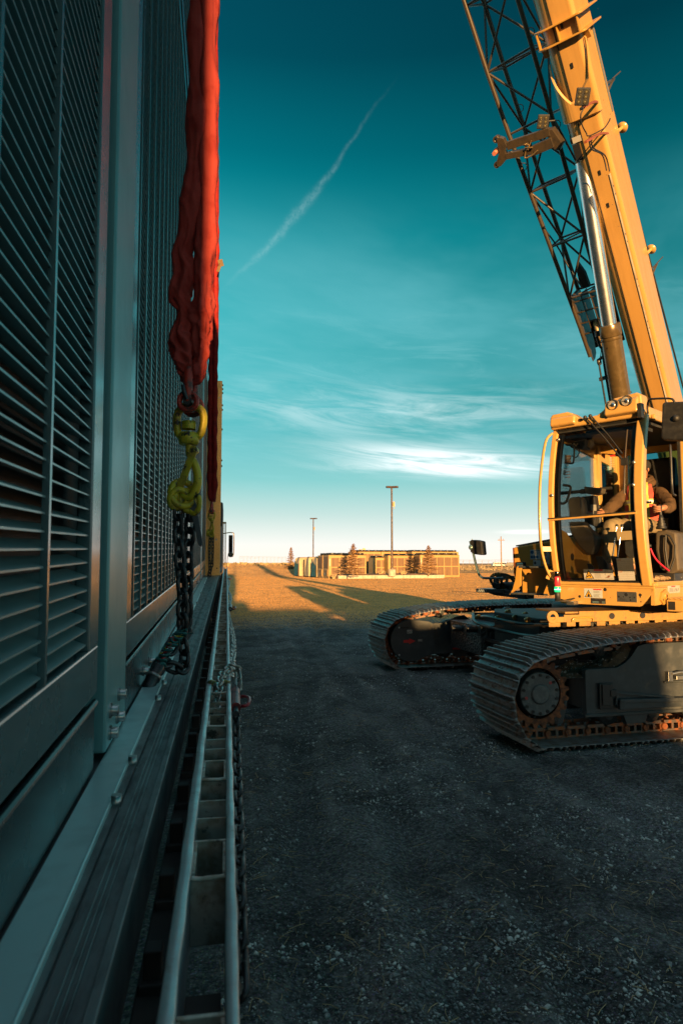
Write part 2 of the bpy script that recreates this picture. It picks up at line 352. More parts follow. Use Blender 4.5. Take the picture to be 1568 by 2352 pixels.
# ================================================================ ground
def smooth01(x,a,b):
    t=max(0.,min(1.,(x-a)/(b-a))); return t*t*(3-2*t)
def gh(x,y):
    n=noise.noise
    h=0.
    near=1-smooth01(y,16,24)
    h+=.028*n((x*.55,y*.45,0))*near+.018*n((x*1.6,y*1.5,3))*near+.009*n((x*6,y*6,5))*near
    # wheel ruts curving away from the trailer towards the far track
    for (x0,k,wd,dp) in ((.55,.10,.17,.040),(1.15,.085,.15,.032),(2.0,-.05,.2,.03),(1.62,.16,.13,.034),(2.7,.02,.15,.028)):
        d=(x-(x0+k*(y-4)+.12*math.sin(y*.55+x0*3)))/wd
        h-=dp*math.exp(-d*d)*near*(.6+.5*n((x*.7,y*.7,9)))
        h+=dp*.6*math.exp(-(abs(d)-1.5)**2*2)*near
    far=smooth01(y,22,40)*(1-smooth01(y,70,110))
    h+=far*(.018*n((x*.25,y*.25,1))+.006*n((x*1.3,y*1.0,2)))
    # rubble heaps right of the lit patch
    for (cx,cy,r,a) in ((13.5,37,1.3,.13),(17.5,42,2.2,.15),(19,36,1.2,.1),(15,33,.7,.08)):
        d2=((x-cx)**2+((y-cy)*.7)**2)/r/r
        if d2<6: h+=a*math.exp(-d2)*(.8+.7*n((x*1.9,y*1.9,4)))
    # bank on the left far side
    b=smooth01(y,84,112)*(1-smooth01(x-(y-84)*.10,9,24))
    h+=b*(1.45+.16*n((x*.08,y*.08,6))+.07*n((x*.5,y*.5,8)))*(1-smooth01(y,240,420))
    h+=smooth01(y,150,330)*smooth01(x,60,130)*(.55+.2*n((x*.03,y*.03,2)))
    return h
def axis(vals):
    out=[];
    for a,b,n in vals: out+=list(np.linspace(a,b,n,endpoint=False))
    out.append(vals[-1][1]); return out
xs=axis([(-3000,-300,6),(-300,-40,12),(-40,-6,14),(-6,-.6,14),(-.6,5.2,150),(5.2,24,110),(24,60,60),(60,320,50),(320,3500,8)])
ys=axis([(-600,-30,6),(-30,0,12),(0,2,12),(2,9,190),(9,24,150),(24,60,120),(60,130,90),(130,420,40),(420,5500,14)])
vs=[];
for y in ys:
    for x in xs: vs.append((x,y,gh(x,y)))
nx=len(xs); fs=[(j*nx+i,j*nx+i+1,(j+1)*nx+i+1,(j+1)*nx+i) for j in range(len(ys)-1) for i in range(nx-1)]
g=G(); g.v=[V(v) for v in vs]; g.f=fs; g.mi=[0]*len(fs); g.sm=[True]*len(fs)
m=bpy.data.materials.new('gravel yard ground'); m.use_nodes=True; nt=m.node_tree; p=nt.nodes['Principled BSDF']
tc=nd(nt,'ShaderNodeTexCoord'); o_=tc.outputs['Object']
def N_(scale,det=8,r=.65,st=None,dist=0):
    src=o_
    if st:
        mp=nd(nt,'ShaderNodeMapping'); mp.inputs['Scale'].default_value=st; nt.links.new(o_,mp.inputs[0]); src=mp.outputs[0]
    n=nd(nt,'ShaderNodeTexNoise'); n.inputs['Scale'].default_value=scale; n.inputs['Detail'].default_value=det; n.inputs['Roughness'].default_value=r; n.inputs['Distortion'].default_value=dist
    nt.links.new(src,n.inputs['Vector']); return n.outputs['Fac']
sx=nd(nt,'ShaderNodeSeparateXYZ'); nt.links.new(o_,sx.inputs[0]); gx,gy,gz=sx.outputs
vor=nd(nt,'ShaderNodeTexVoronoi'); vor.inputs['Scale'].default_value=75; nt.links.new(o_,vor.inputs['Vector'])
grain=mix(nt,sstep(nt,N_(38,10,.8),.40,.66),(.11,.108,.112),(.56,.545,.53))
grain=mix(nt,sstep(nt,vor.outputs['Distance'],.0,.6),mix(nt,.55,grain,vor.outputs['Color'],'SOFT_LIGHT'),mix(nt,1.0,grain,(.5,.5,.5),'MULTIPLY'))
patch=mix(nt,sstep(nt,N_(.9,7,.7),.42,.62),grain,mix(nt,1.0,grain,(.40,.39,.39),'MULTIPLY'))
for (x0,k_,wd_,st_) in ((.55,.10,.12,.55),(1.15,.085,.11,.5),(2.0,-.05,.16,.5),(1.62,.16,.10,.6),(2.7,.02,.12,.45),(.35,.05,.08,.4)):
    ln=mth(nt,'ADD',mth(nt,'MULTIPLY_ADD',mth(nt,'SUBTRACT',gy,4),k_,x0),mth(nt,'MULTIPLY',mth(nt,'SINE',mth(nt,'MULTIPLY_ADD',gy,.55,x0*3)),.12))
    q_=mth(nt,'DIVIDE',mth(nt,'ADD',mth(nt,'SUBTRACT',gx,ln),mth(nt,'MULTIPLY_ADD',N_(5,5,.7),.10,-.05)),wd_)
    e_=mth(nt,'EXPONENT',mth(nt,'MULTIPLY',mth(nt,'MULTIPLY',q_,q_),-1.0))
    patch=mix(nt,mth(nt,'MULTIPLY',e_,mth(nt,'MULTIPLY',sstep(nt,N_(1.3,4,.6),.36,.64),st_*.7)),patch,(.055,.05,.05))
    q2=mth(nt,'SUBTRACT',mth(nt,'ABSOLUTE',q_),1.7); e2=mth(nt,'EXPONENT',mth(nt,'MULTIPLY',mth(nt,'MULTIPLY',q2,q2),-6.0))
    patch=mix(nt,mth(nt,'MULTIPLY',mth(nt,'MULTIPLY',e2,sstep(nt,N_(3.1,4,.6),.45,.65)),.22),patch,(.42,.40,.38))
patch=mix(nt,mth(nt,'MULTIPLY',sstep(nt,N_(2.3,8,.75),.60,.70),.5),patch,(.34,.27,.20))
soil=mix(nt,sstep(nt,N_(1.1,9,.7,(1,.35,1)),.42,.64),(.46,.27,.12),(.32,.185,.085))  # far ground toned tan as if sunlit, starting where the sun reaches
soil=mix(nt,sstep(nt,N_(.16,6,.6),.5,.72),soil,(.52,.31,.14))
edge=mth(nt,'ADD',gy,mth(nt,'MULTIPLY_ADD',N_(.35,5,.6),9,-4.5))
dist=sstep(nt,edge,19,27)
tint=mix(nt,dist,patch,soil)
sage=mix(nt,sstep(nt,N_(.35,9,.75,(1,.5,1)),.42,.6),(.5,.30,.13),(.26,.16,.08))
tint=mix(nt,sstep(nt,gy,95,120),tint,sage)
tint=mix(nt,sstep(nt,gy,300,900),tint,(.07,.075,.07))
nt.links.new(tint,p.inputs['Base Color']); p.inputs['Roughness'].default_value=.95; p.inputs['Specular IOR Level'].default_value=.25
p.inputs['Diffuse Roughness'].default_value=1.0
b1=nd(nt,'ShaderNodeBump'); b1.inputs['Strength'].default_value=1.0
hh=mth(nt,'ADD',mth(nt,'MULTIPLY',N_(38,10,.8),.034),mth(nt,'MULTIPLY',N_(9,8,.7),.075))
nt.links.new(hh,b1.inputs['Height']); b1.inputs['Distance'].default_value=1.0
b2=nd(nt,'ShaderNodeBump'); b2.inputs['Strength'].default_value=1.0; b2.inputs['Distance'].default_value=1.0
hf=mth(nt,'ADD',mth(nt,'MULTIPLY',N_(14,8,.75),.22),mth(nt,'MULTIPLY',N_(3.0,8,.7),.28))
nt.links.new(hf,b2.inputs['Height'])
mv=nd(nt,'ShaderNodeMix'); mv.data_type='VECTOR'; nt.links.new(dist,mv.inputs[0]); nt.links.new(b1.outputs[0],mv.inputs[4]); nt.links.new(b2.outputs[0],mv.inputs[5])
nt.links.new(mv.outputs[1],p.inputs['Normal'])
struct(g.obj('ground',m))

# loose stones and straw (stuff)
def stones():
    n=46000; r=np.exp(rng.uniform(math.log(2.3),math.log(15),n)); a=rng.uniform(rad(-1),rad(40),n)
    X=r*np.sin(a); Y=r*np.cos(a); k=X>.0; X=X[k];Y=Y[k];r=r[k]; n=len(X)
    clump=np.array([noise.noise((x*.9,y*.9,2)) for x,y in zip(X,Y)]); keep=rng.random(n)<(.5+1.9*clump); X=X[keep];Y=Y[keep];r=r[keep]; n=len(X)
    s=(rng.lognormal(math.log(.0040),.5,n))*(1+.06*r); s=np.minimum(s,.015)
    Zs=np.array([gh(x,y) for x,y in zip(X,Y)])
    base=np.array([(1,0,0),(0,1,0),(-1,0,0),(0,-1,0),(0,0,1),(0,0,-1.)]); F_=np.array([(0,1,4),(1,2,4),(2,3,4),(3,0,4),(1,0,5),(2,1,5),(3,2,5),(0,3,5)])
    jit=rng.uniform(.6,1.35,(n,6,1)); sq=rng.uniform(.6,1.2,(n,1,3)); sq[:,:,2]*=.75
    P=base[None]*jit+rng.uniform(-.25,.25,(n,6,3)); P=P*sq*s[:,None,None]
    th=rng.uniform(0,2*PI,n); c,sn=np.cos(th),np.sin(th); x=P[:,:,0]*c[:,None]-P[:,:,1]*sn[:,None]; y=P[:,:,0]*sn[:,None]+P[:,:,1]*c[:,None]
    P[:,:,0]=x+X[:,None];P[:,:,1]=y+Y[:,None];P[:,:,2]+=(Zs+s*.35)[:,None]
    fc=(F_[None]+np.arange(n)[:,None,None]*6).reshape(-1,3)
    me=bpy.data.meshes.new('loose_gravel'); me.vertices.add(n*6); me.vertices.foreach_set('co',P.reshape(-1))
    me.loops.add(len(fc)*3); me.loops.foreach_set('vertex_index',fc.reshape(-1).astype(np.int32)); me.polygons.add(len(fc))
    me.polygons.foreach_set('loop_start',(np.arange(len(fc))*3).astype(np.int32)); me.update(calc_edges=True)
    ms=mat('loose stone',(.15,.15,.155),.85,0,(.52,.50,.48),9,lo=.45,hi=.62,col3=(.16,.10,.06),s3=31,lo3=.6,hi3=.7); me.materials.append(ms)
    o=bpy.data.objects.new('loose_gravel',me); COL.objects.link(o); tag(o,'loose crushed stones scattered over the dark yard surface','gravel'); o['kind']='stuff'
stones()
def clods():  # upright facets added so the flat far ground catches the low sun
    n=270000; r=np.exp(rng.uniform(math.log(17.5),math.log(118),n)); a=rng.uniform(rad(-1.5),rad(27),n); X=r*np.sin(a); Y=r*np.cos(a)
    s=np.sqrt(r)*.00225*rng.uniform(.8,1.15,n)*np.clip((r-15)/8,.35,1)
    Zs=np.array([gh(x,y) for x,y in zip(X,Y)])
    base=np.array([(1,0,-.3),(0,1,-.3),(-1,0,-.3),(0,-1,-.3),(0,0,1.)]); F_=np.array([(0,1,4),(1,2,4),(2,3,4),(3,0,4)])
    P=(base[None]+rng.uniform(-.25,.25,(n,5,3)))*s[:,None,None]
    th=rng.uniform(0,2*PI,n); c,sn=np.cos(th),np.sin(th); x=P[:,:,0]*c[:,None]-P[:,:,1]*sn[:,None]; y=P[:,:,0]*sn[:,None]+P[:,:,1]*c[:,None]
    P[:,:,0]=x*1.5+X[:,None];P[:,:,1]=y+Y[:,None];P[:,:,2]+=Zs[:,None]
    fc=(F_[None]+np.arange(n)[:,None,None]*5).reshape(-1,3)
    me=bpy.data.meshes.new('soil_clods'); me.vertices.add(n*5); me.vertices.foreach_set('co',P.reshape(-1))
    me.loops.add(len(fc)*3); me.loops.foreach_set('vertex_index',fc.reshape(-1).astype(np.int32)); me.polygons.add(len(fc))
    me.polygons.foreach_set('loop_start',(np.arange(len(fc))*3).astype(np.int32)); me.update(calc_edges=True)
    me.materials.append(mat('tan soil clod',(.82,.39,.12),.95,0,(.70,.32,.09),.8,spec=.2)); o=bpy.data.objects.new('soil_clods',me); COL.objects.link(o); tag(o,'small clods and pebbles added over the tan far part of the yard to catch the sun','soil'); o['kind']='stuff'
clods()
g=G()
for i in range(2100):
    r=math.exp(random.uniform(math.log(2.3),math.log(18))); a=rad(random.uniform(0,39)); x=r*math.sin(a); y=r*math.cos(a)
    if noise.noise((x*.8,y*.8,7))<random.uniform(-.5,.35): continue
    z=gh(x,y)+.007; L=random.uniform(.02,.085)*(1+.02*r); t=random.uniform(0,PI); w_=random.uniform(.0007,.0016)*(1+.05*r)
    d=V((math.cos(t),math.sin(t),random.uniform(-.12,.25))); bend=V((random.uniform(-.2,.2),random.uniform(-.2,.2),.12))*L
    p0=V((x,y,z)); g.tube([p0,p0+d*L*.5+bend*.5,p0+d*L],w_,4,0,sm=False)
ms=mat('dry straw',(.40,.27,.14),.8,0,(.22,.15,.09),40)
o=g.obj('dry_straw',ms); tag(o,'bits of dry straw and grass lying on the gravel','straw'); o['kind']='stuff'

# ================================================================ far yard
def cdir(r,f):   # camera right / forward on the ground
    return V((rt.x*r+math.sin(PSI)*f, rt.y*r+math.cos(PSI)*f,0))
def Z7(x,y): return (800+x*.7015)/1.5944,(1700+y*.7015)/1.5944
def at7(x,d,z=0):
    px_,_=Z7(x,0); c=ray(px_,1294); c=V((c.x,c.y,0)); return V((CAM.x,CAM.y,0))+c*d+V((0,0,z))
UL=cdir(.955,.296).normalized(); UB=cdir(-.296,.955).normalized()
M_unit=mat('beige unit paint',(.38,.215,.07),.5,0,(.33,.185,.06),2,col3=(.30,.21,.12),s3=1.5)
M_louv=mat('brown coil grille',(.17,.085,.035),.6,0,(.12,.06,.028),.9,stretch=(7,7,.4))
M_louvd=mat('dark grille gap',(.10,.065,.045),.7)
M_tarp=mat('pale beige tarp',(.40,.29,.17),.6,0,(.33,.24,.15),1.5,bump=.4,bscale=6)
M_teal=mat('teal green tarp',(.02,.10,.12),.6,0,(.012,.07,.085),2,bump=.5,bscale=7)
def unit_parts(root,w,d,h,cols=4,fans=True,doors=True):
    g=G(); g.box(0,w,0,d,.12,h); 
    g.box(.02,w-.02,.02,d-.02,0,.12); g.box(-.02,w+.02,-.02,d+.02,h,h+.05)
    g.obj('cabinet',M_unit,root,bevel=.015)
    cw=(w-.35)/cols
    for i in range(cols):
        for j in range(2):
            z0=.2+(h-.35)/2*j; z1=z0+(h-.35)/2-.1; x0=.3+i*cw; x1=x0+cw-.1
            q=G(); q.box(x0,x1,-.012,.0,z0,z1,1)
            n=6
            for k in range(n):
                xa=x0+(x1-x0)*k/n; q.box(xa+.01,xa+(x1-x0)/n-.035,-.03,-.012,z0,z1,0)
            for k in range(14):
                zz=z0+(z1-z0)*(k+.5)/14; q.box(x0,x1,-.036,-.03,zz-.006,zz+.006,0)
            q.obj('coil_grille',[M_louv,M_louvd],root)
    if doors:
        q=G(); q.box(-.03,0,.25,d-.3,h*.44,h-.12); q.obj('end_grille',M_louv,root)
        q=G(); q.box(-.05,0,.3,d-.35,.22,h*.4); q.box(-.09,-.05,.55,1.1,.3,h*.36,1); q.box(-.07,-.05,1.2,1.5,.35,.6,2); q.obj('control_cabinet',[M_unit,M_louvd,M_white],root,bevel=.01)
        q=G(); q.box(.06,.17,-.012,0,h*.55,h*.86); q.obj('nameplate',M_white,root)
    if fans:
        n=max(2,round(w/1.0))
        for i in range(n):
            for j in (.27,.73):
                q=G(); cx=w*(i+.5)/n; cy=d*j
                q.lathe([(.36,.05),(.42,.05),(.40,.26),(.38,.30),(.34,.28),(.34,.1),(0,.1)],(cx,cy,h),(0,0,1),20,0)
                for k in range(5): t=k*2*PI/5; q.bar((cx,cy,h+.2),(cx+.33*math.cos(t),cy+.33*math.sin(t),h+.2),.1,.01,0)
                q.obj('roof_fan',M_satin,root)
proto=None
def unit(x7,d,w,h,label,cols=4,fans=True,off=0,z=0,dd=2.1,doors=True):
    o=at7(x7,d,z)+UB*off
    root=thing('chiller_unit',label,'chiller unit',M=frame(o,UL,UB,V((0,0,1))),group='beige chiller units stored in the far yard')
    unit_parts(root,w,dd,h,cols,fans,doors); return root
unit(575,74,4.3,2.5,'beige louvred chiller unit with black roof fans behind the left conifer')
unit(575,74,4.3,2.5,'beige chiller unit directly behind the front left one, only its end showing',4,True,off=2.35)
unit(812,84,1.75,2.3,'narrow beige chiller unit with two grille columns left of the tall light pole',2,doors=False)
unit(885,83,4.1,2.55,'beige chiller unit standing right behind the concrete foot of the tall light pole',4,doors=False)
unit(1052,82,5.2,2.62,'rightmost beige chiller unit, behind the right conifer, with the wide bare end',5)
for i in range(3):
    unit([700,850,1010][i],[96,97,96][i],7.2,3.25,['beige unit in the back row seen above the front left unit','beige unit in the middle of the back row behind the tall pole','beige unit in the back row above the rightmost unit'][i],7,True,doors=False)
# coolers wrapped in tarps behind the first units
def tarped(k,label,drop,dd=2.2):
    o=at7(575,74)+UB*(2.35*k+.25)+UL*(-.15*(k-2))
    root=thing('tarped_unit',label,'covered unit',M=frame(o,UL,UB,V((0,0,1))),group='tarp covered units in the far yard')
    g=G(); h=2.35; W=4.3
    n=26; k2=14; vs=[]; fs=[]
    prof=[(-.02,.1),(-.06,.7),(-.03,1.3),(0,1.9),(.04,2.2),(.25,2.4),(.8,2.44),(1.6,2.4),(1.95,2.25),(2.02,1.8),(2.05,1.0),(2.0,.15)]
    for i in range(n+1):
        x=W*i/n
        for (yy,zz) in prof:
            q=.05*noise.noise((x*2.1+k*7,yy*3,zz*3)); 
            vs.append((x+q+(.22 if i==0 and zz>2.3 else 0),yy+.08*noise.noise((x*2,zz*2,k*3)),zz+.06*noise.noise((x,yy,9+k))))
    m_=len(prof)
    for i in range(n):
        for j in range(m_-1): fs.append((i*m_+j,(i+1)*m_+j,(i+1)*m_+j+1,i*m_+j+1))
    g.add(vs,fs,0,True); g.add(vs[:m_],[tuple(range(m_))],0); g.add(vs[-m_:],[tuple(range(m_))[::-1]],0)
    g.obj('tarp_cover',M_tarp,root)
    if drop:
        g=G(); vs=[];fs=[]
        for i in range(15):
            for j in range(9):
                yy=-.02+2.0*i/14; top=1.9+.35*noise.noise((yy*2.2,k*5,0))-(.5*(1-i/14)); zz=.12+(top-.12)*j/8
                vs.append((-.10-.06*(1-j/8)-.07*noise.noise((yy*3,zz*2,k)),yy,zz))
        for i in range(14):
            for j in range(8): fs.append((i*9+j,(i+1)*9+j,(i+1)*9+j+1,i*9+j+1))
        g.add(vs,fs,0,True); g.obj('teal_side_sheet',M_teal,root)
    g=G(); g.box(.1,4.2,.15,1.9,0,.12); g.box(.1,.25,.1,1.95,.0,.2); g.obj('skid_base',M_dark,root)
tarped(2,'beige wrapped unit with a teal sheet over its end, next to bare chillers',True)
tarped(3.3,'tall unit fully wrapped in plain beige tarp between the two teal sheets',False)
tarped(4.9,'farthest tarped unit with torn teal sheet, beside the small left conifer',True)

# kerb island
kA=at7(625,73); kB=at7(1178,77); kd=(kB-kA).normalized(); kn=V((-kd.y,kd.x,0)); L=(kB-kA).length
M0=frame(kA,kd,kn,V((0,0,1)))
g=G(); n=6
for i in range(n): g.box(L*i/n+.01,L*(i+1)/n-.01,0,.35,-.05,.36)
o=g.obj('kerb',M_conc,M=M0,bevel=.03); struct(o)
g=G(); nx_=60; ny_=12; vs=[];fs=[]
for j in range(ny_+1):
    for i in range(nx_+1):
        x=L*i/nx_; y=.3+5.2*j/ny_; e=min(1,min(i,nx_-i)/4)*min(1,(ny_-j)/3)
        vs.append((x,y,(.30 if j<1 else .30+.28*e*(.6+.5*noise.noise((x*.8,y*.8,3)))) if j<ny_ else -.05))
for j in range(ny_):
    for i in range(nx_): fs.append((j*(nx_+1)+i,j*(nx_+1)+i+1,(j+1)*(nx_+1)+i+1,(j+1)*(nx_+1)+i))
g.add(vs,fs,0,True); g.box(.0,.25,.35,5,-.05,.34)
M_mulch=mat('reddish mulch bed',(.24,.12,.065),.95,0,(.13,.07,.04),5,bump=1,bscale=8)
struct(g.obj('planting_bed',M_mulch,M=M0))
M_tuft=mat('dry grass tuft',(.50,.36,.19),.9,0,(.38,.26,.14),6)
def tuft(x7,d,z,s,label):
    p=at7(x7,d,z); g=G()
    for i in range(160):
        a=random.uniform(0,2*PI); l=s*random.uniform(.4,1); sp=random.uniform(0,.75)
        q=V((math.cos(a)*s*.15*random.random(),math.sin(a)*s*.15*random.random(),0)); e=q+V((math.cos(a)*sp*l,math.sin(a)*sp*l,l*(1-.35*sp)))
        g.tube([q,q.lerp(e,.5)+V((0,0,.06*l)),e],[.012,.01,.004],3,0,sm=False)
    o=g.obj('dry_grass_clump',M_tuft,loc=p); tag(o,label,'grass clump','dry grass clumps on the planting bed')
for a in ((845,75.5,.42,.62,'dry grass clump left of the tall light pole'),(862,76,.42,.5,'smaller dry grass clump close to the concrete pole foot'),(957,76,.42,.6,'dry grass clump right of the tall light pole'),(972,76.5,.42,.45,'low dry grass clump between the light pole and the right conifer'),(600,72.5,0,.6,'dry grass clump at the left end of the kerb')): tuft(*a)

# conifers
M_need=mat('sunlit dry conifer needles',(.36,.18,.065),.8,0,(.24,.125,.05),7)
M_bark=mat('brown bark',(.26,.17,.11),.9,0,(.16,.10,.06),12)
def conifer(p,h,r,seed,label):
    rnd=random.Random(seed); root=thing('conifer_tree',label,'tree',loc=p,group='young conifers in the far yard')
    g=G(); g.tube([(0,0,-.1),(rnd.uniform(-.03,.03),0,h*.5),(0,0,h)],[.07,.045,.01],7); 
    c=G(); nb=int(h*26)
    for i in range(nb):
        t=(i+.5)/nb; z=h*(.07+.92*t); R=r*(1-t)**.85*rnd.uniform(.62,1.12)+.05; a=i*2.399+rnd.uniform(-.3,.3)
        dr=V((math.cos(a),math.sin(a),0)); e=V((0,0,z))+dr*R+V((0,0,R*rnd.uniform(-.12,.28)))
        g.tube([(0,0,z),e],[.02,.008],4)
        k=int(16+R*95)
        for j in range(k):
            s_=rnd.uniform(.15,1.04); q=V((0,0,z)).lerp(e,s_)+V((rnd.gauss(0,.03+.05*R),rnd.gauss(0,.03+.05*R),rnd.gauss(-.01,.02)))
            l=rnd.uniform(.08,.17); d=(dr*.8+V((rnd.uniform(-.8,.8),rnd.uniform(-.8,.8),rnd.uniform(-.1,.55)))).normalized()*l
            u=V((-d.y,d.x,rnd.uniform(-.03,.03))).normalized()*rnd.uniform(.022,.045)
            c.add([q-u,q+u,q+d],[(0,1,2)])
    g.obj('trunk',M_bark,root); c.obj('crown',M_need,root)
conifer(at7(703,69.5,.30),3.35,1.15,1,'larger young conifer in front of the left chiller unit')
conifer(at7(1095,76,.35),3.3,1.25,2,'young conifer against the rightmost chiller unit')
conifer(at7(378,100,.6),3.4,.85,3,'small conifer at the far left beside the tarped units')

# light poles
M_pole=mat('dark bronze pole',(.055,.028,.02),.4,.2,(.035,.02,.015),5)
def pole(p,h,label,base=True):
    root=thing('light_pole',label,'light pole',loc=p,group='yard light poles')
    if base: q=G(); q.lathe([(0,0),(.42,0),(.42,.72),(.38,.76),(0,.76)],(0,0,0),(0,0,1),8); q.obj('concrete_foot',M_conc,root,bevel=.03); 
    q=G(); q.box(-.16,.16,-.16,.16,.76,.95); q.obj('base_cover',M_pole,root,bevel=.02)
    q=G(); q.tube([(0,0,.76),(0,0,h)],[.12,.095],12); q.obj('pole_shaft',M_pole,root)
    for s in (-1,1):
        q=G(); a=frame((0,0,0),cdir(1,-.35*s).normalized(),cdir(.35*s,1).normalized(),V((0,0,1))); q.M=a
        q.box(.05 if s>0 else -.62,.72 if s>0 else -.05,-.2,.2,h-.04,h+.17); q.box(.0,.1,-.04,.04,h-.02,h+.05) if s>0 else q.box(-.1,0,-.04,.04,h-.02,h+.05)
        q.obj('lamp_head',M_pole,root,bevel=.03)
    q=G(); q.M=frame((0,0,0),cdir(1,0),cdir(0,1),V((0,0,1))); q.box(.07,.16,-.05,.05,h*.795,h*.83); q.box(.14,.32,-.16,.0,h*.78,h*.84,1); q.sph((.24,-.06,h*.765),.07,10,2)
    q.obj('camera_box',[M_pole,M_unit,M_white],root)
pole(at7(905,74.5,.25),9.7,'tall dark light pole on a concrete foot in the kerb island')
pole(at7(494,131,.4),9.8,'distant light pole behind the tarped units',True)
# roof gables peeking over the units
for x7,lab in ((758,'larger pointed tan gable rising over the back row of units'),(738,'smaller tan gable hidden behind the left conifer top')):
    p=at7(x7,150,0); q=G(); q.M=frame(p,cdir(1,0),cdir(0,1),V((0,0,1))); s=1. if x7>750 else .75
    q.prism([(-.8*s,3.3),(.8*s,3.3),(.8*s,3.9),(.25,4.1+.9*s),(-.15,4.1+.9*s),(-.8*s,4.0)],XY,0,3); q.box(-.85*s,.85*s,-.1,3.1,0,3.3)
    tag(q.obj('gabled_hut',M_tarp),lab,'hut','tan gables beyond the units')
# fence, utility pole, vehicles on the right
M_post=mat('grey fence post',(.34,.27,.2),.6,.2,(.25,.2,.15),3)
def fence(xa,xb,d,n,h,label):
    root=thing('wire_fence',label,'fence',loc=at7(xa,d))
    a=at7(xa,d)-root.location; b=at7(xb,d)-root.location
    for i in range(n+1):
        p=a.lerp(b,i/n); z=gh(*(p+root.location).xy)
        q=G(); q.tube([p+V((0,0,z)),p+V((0,0,z+h)),p+V((.1,-.12,z+h+.3))],.035,6); q.obj('fence_post',M_post,root)
    q=G(); z=gh(*root.location.xy)
    for hh in (.5,1.1,1.7,h,h+.28): q.tube([a+V((0,0,z+hh)),b+V((0,0,gh(*(b+root.location).xy)+hh))],.016 if hh<h+.2 else .03,4)
    q.obj('fence_wire',M_post,root)
fence(1242,1540,150,9,2.1,'tall wire fence across the scrub on the right')
fence(110,352,230,12,2.1,'thin distant wire fence left of the conifer')
root=thing('utility_pole','wooden utility pole with a short crossarm beside the white vehicle','utility pole',loc=at7(1475,148,.4))
q=G(); q.tube([(0,0,0),(0,0,7.1)],[.16,.11],8); q.obj('mast',M_bark,root)
q=G(); q.M=frame((0,0,0),cdir(1,0),cdir(0,1),V((0,0,1))); q.box(-.75,.75,-.15,-.05,6.2,6.35); q.box(-.5,-.42,-.14,-.06,6.35,6.6);q.box(.42,.5,-.14,-.06,6.35,6.6); q.obj('crossarm',M_bark,root)
def car(x7,d,col,label,s=1.0,flip=1):
    root=thing('parked_vehicle',label,'vehicle',M=frame(at7(x7,d,gh(*at7(x7,d).xy)),cdir(flip,0.15).normalized(),cdir(-.15,flip).normalized(),V((0,0,1))),group='vehicles parked beyond the fence')
    q=G(); q.prism([(-2.4,.45),(2.4,.45),(2.45,.95),(1.5,1.12),(-2.35,1.12)],XY,-.9,.9); q.prism([(-2.2,1.12),(1.3,1.12),(.6,1.75),(-1.9,1.8)],XY,-.78,.78); q.obj('body',col,root,bevel=.08)
    for a,b in ((-1.85,-.75),(-.65,.1),(.2,.85)):
        q=G(); q.prism([(a,1.2),(b,1.2),(b-.2 if b>.5 else b,1.62),(a+.05,1.62)],XY,-.80,-.785); q.obj('side_window',M_satin,root)
    for x in (-1.55,1.5):
        for y in (-.85,.85): q=G(); q.cyl((x,y-.12,.36),(x,y+.12,.36),.36,n=16); q.obj('wheel',M_black,root)
M_wcar=mat('white vehicle paint',(.55,.5,.45),.3); M_bcar=mat('dark vehicle paint',(.03,.03,.035),.3)
car(1457,262,M_wcar,'white vehicle parked beyond the wire fence',1,1)
car(1513,275,M_bcar,'dark vehicle parked to the right of the white one',1,-1)
car(1482,280,M_wcar,'partly hidden pale vehicle between the white and the dark one',1,1)
# scrub on the plain
M_sage=mat('dry sagebrush',(.34,.24,.12),.9,0,(.16,.12,.07),.8)
g=G(); rr=random.Random(5)
for i in range(2600):
    y=rr.uniform(105,300); x=rr.uniform(-.02,.62)*y+ rr.uniform(-6,6)
    if 98<y<150 and 14<x<70: continue
    s=rr.uniform(.12,.42)*(1 if x<30 else .8); z=gh(x,y)
    for j in range(5):
        q=V((x+rr.gauss(0,s*.5),y+rr.gauss(0,s*.5),z)); a=rr.uniform(0,2*PI); u=V((math.cos(a),math.sin(a),0))*s*.5
        g.add([q-u,q+u,q+u*.5+V((0,0,s*rr.uniform(.7,1.2))),q-u*.7+V((0,0,s*rr.uniform(.5,1)))],[(0,1,2,3)])
o=g.obj('sagebrush_scrub',M_sage); tag(o,'dry sagebrush and grass covering the plain beyond the yard','scrub'); o['kind']='stuff'
# unseen blocks added behind the camera, heights set to shade the yard
M_caster=mat('caster brown paint',(.2,.14,.1),.6,0,(.12,.09,.07),3)
def shade_block(x0,x1,y0,y1,h,label):
    root=thing('shade_caster',label,'unseen shade caster',loc=((x0+x1)/2,(y0+y1)/2,0)); W=(x1-x0)/2; D=(y1-y0)/2
    q=G(); q.box(-W,W,-D,D,.15,h); q.box(-W+.05,W-.05,-D+.1,D-.1,0,.15); q.obj('shell',M_caster,root,bevel=.02)
    q=G()
    n=int(W*2/.16)
    for i in range(n): q.box(-W+.08+i*.16,-W+.15+i*.16,D,D+.03,.3,h-.15)
    q.obj('corrugated_end',M_caster,root)
shade_block(-.6,.14,-18,-12.0,2.1+.0752*14.5,'tall narrow unseen block added behind the viewpoint for shade, nearest the trailer')
shade_block(.16,2.45,-18,-12.0,25.3*.0752+12*.0752,'middle unseen block added behind the viewpoint for shade')
shade_block(2.47,3.66,-18,-12.0,1.02+.0752*18.0,'low unseen block added behind the viewpoint for shade, farthest from the trailer')
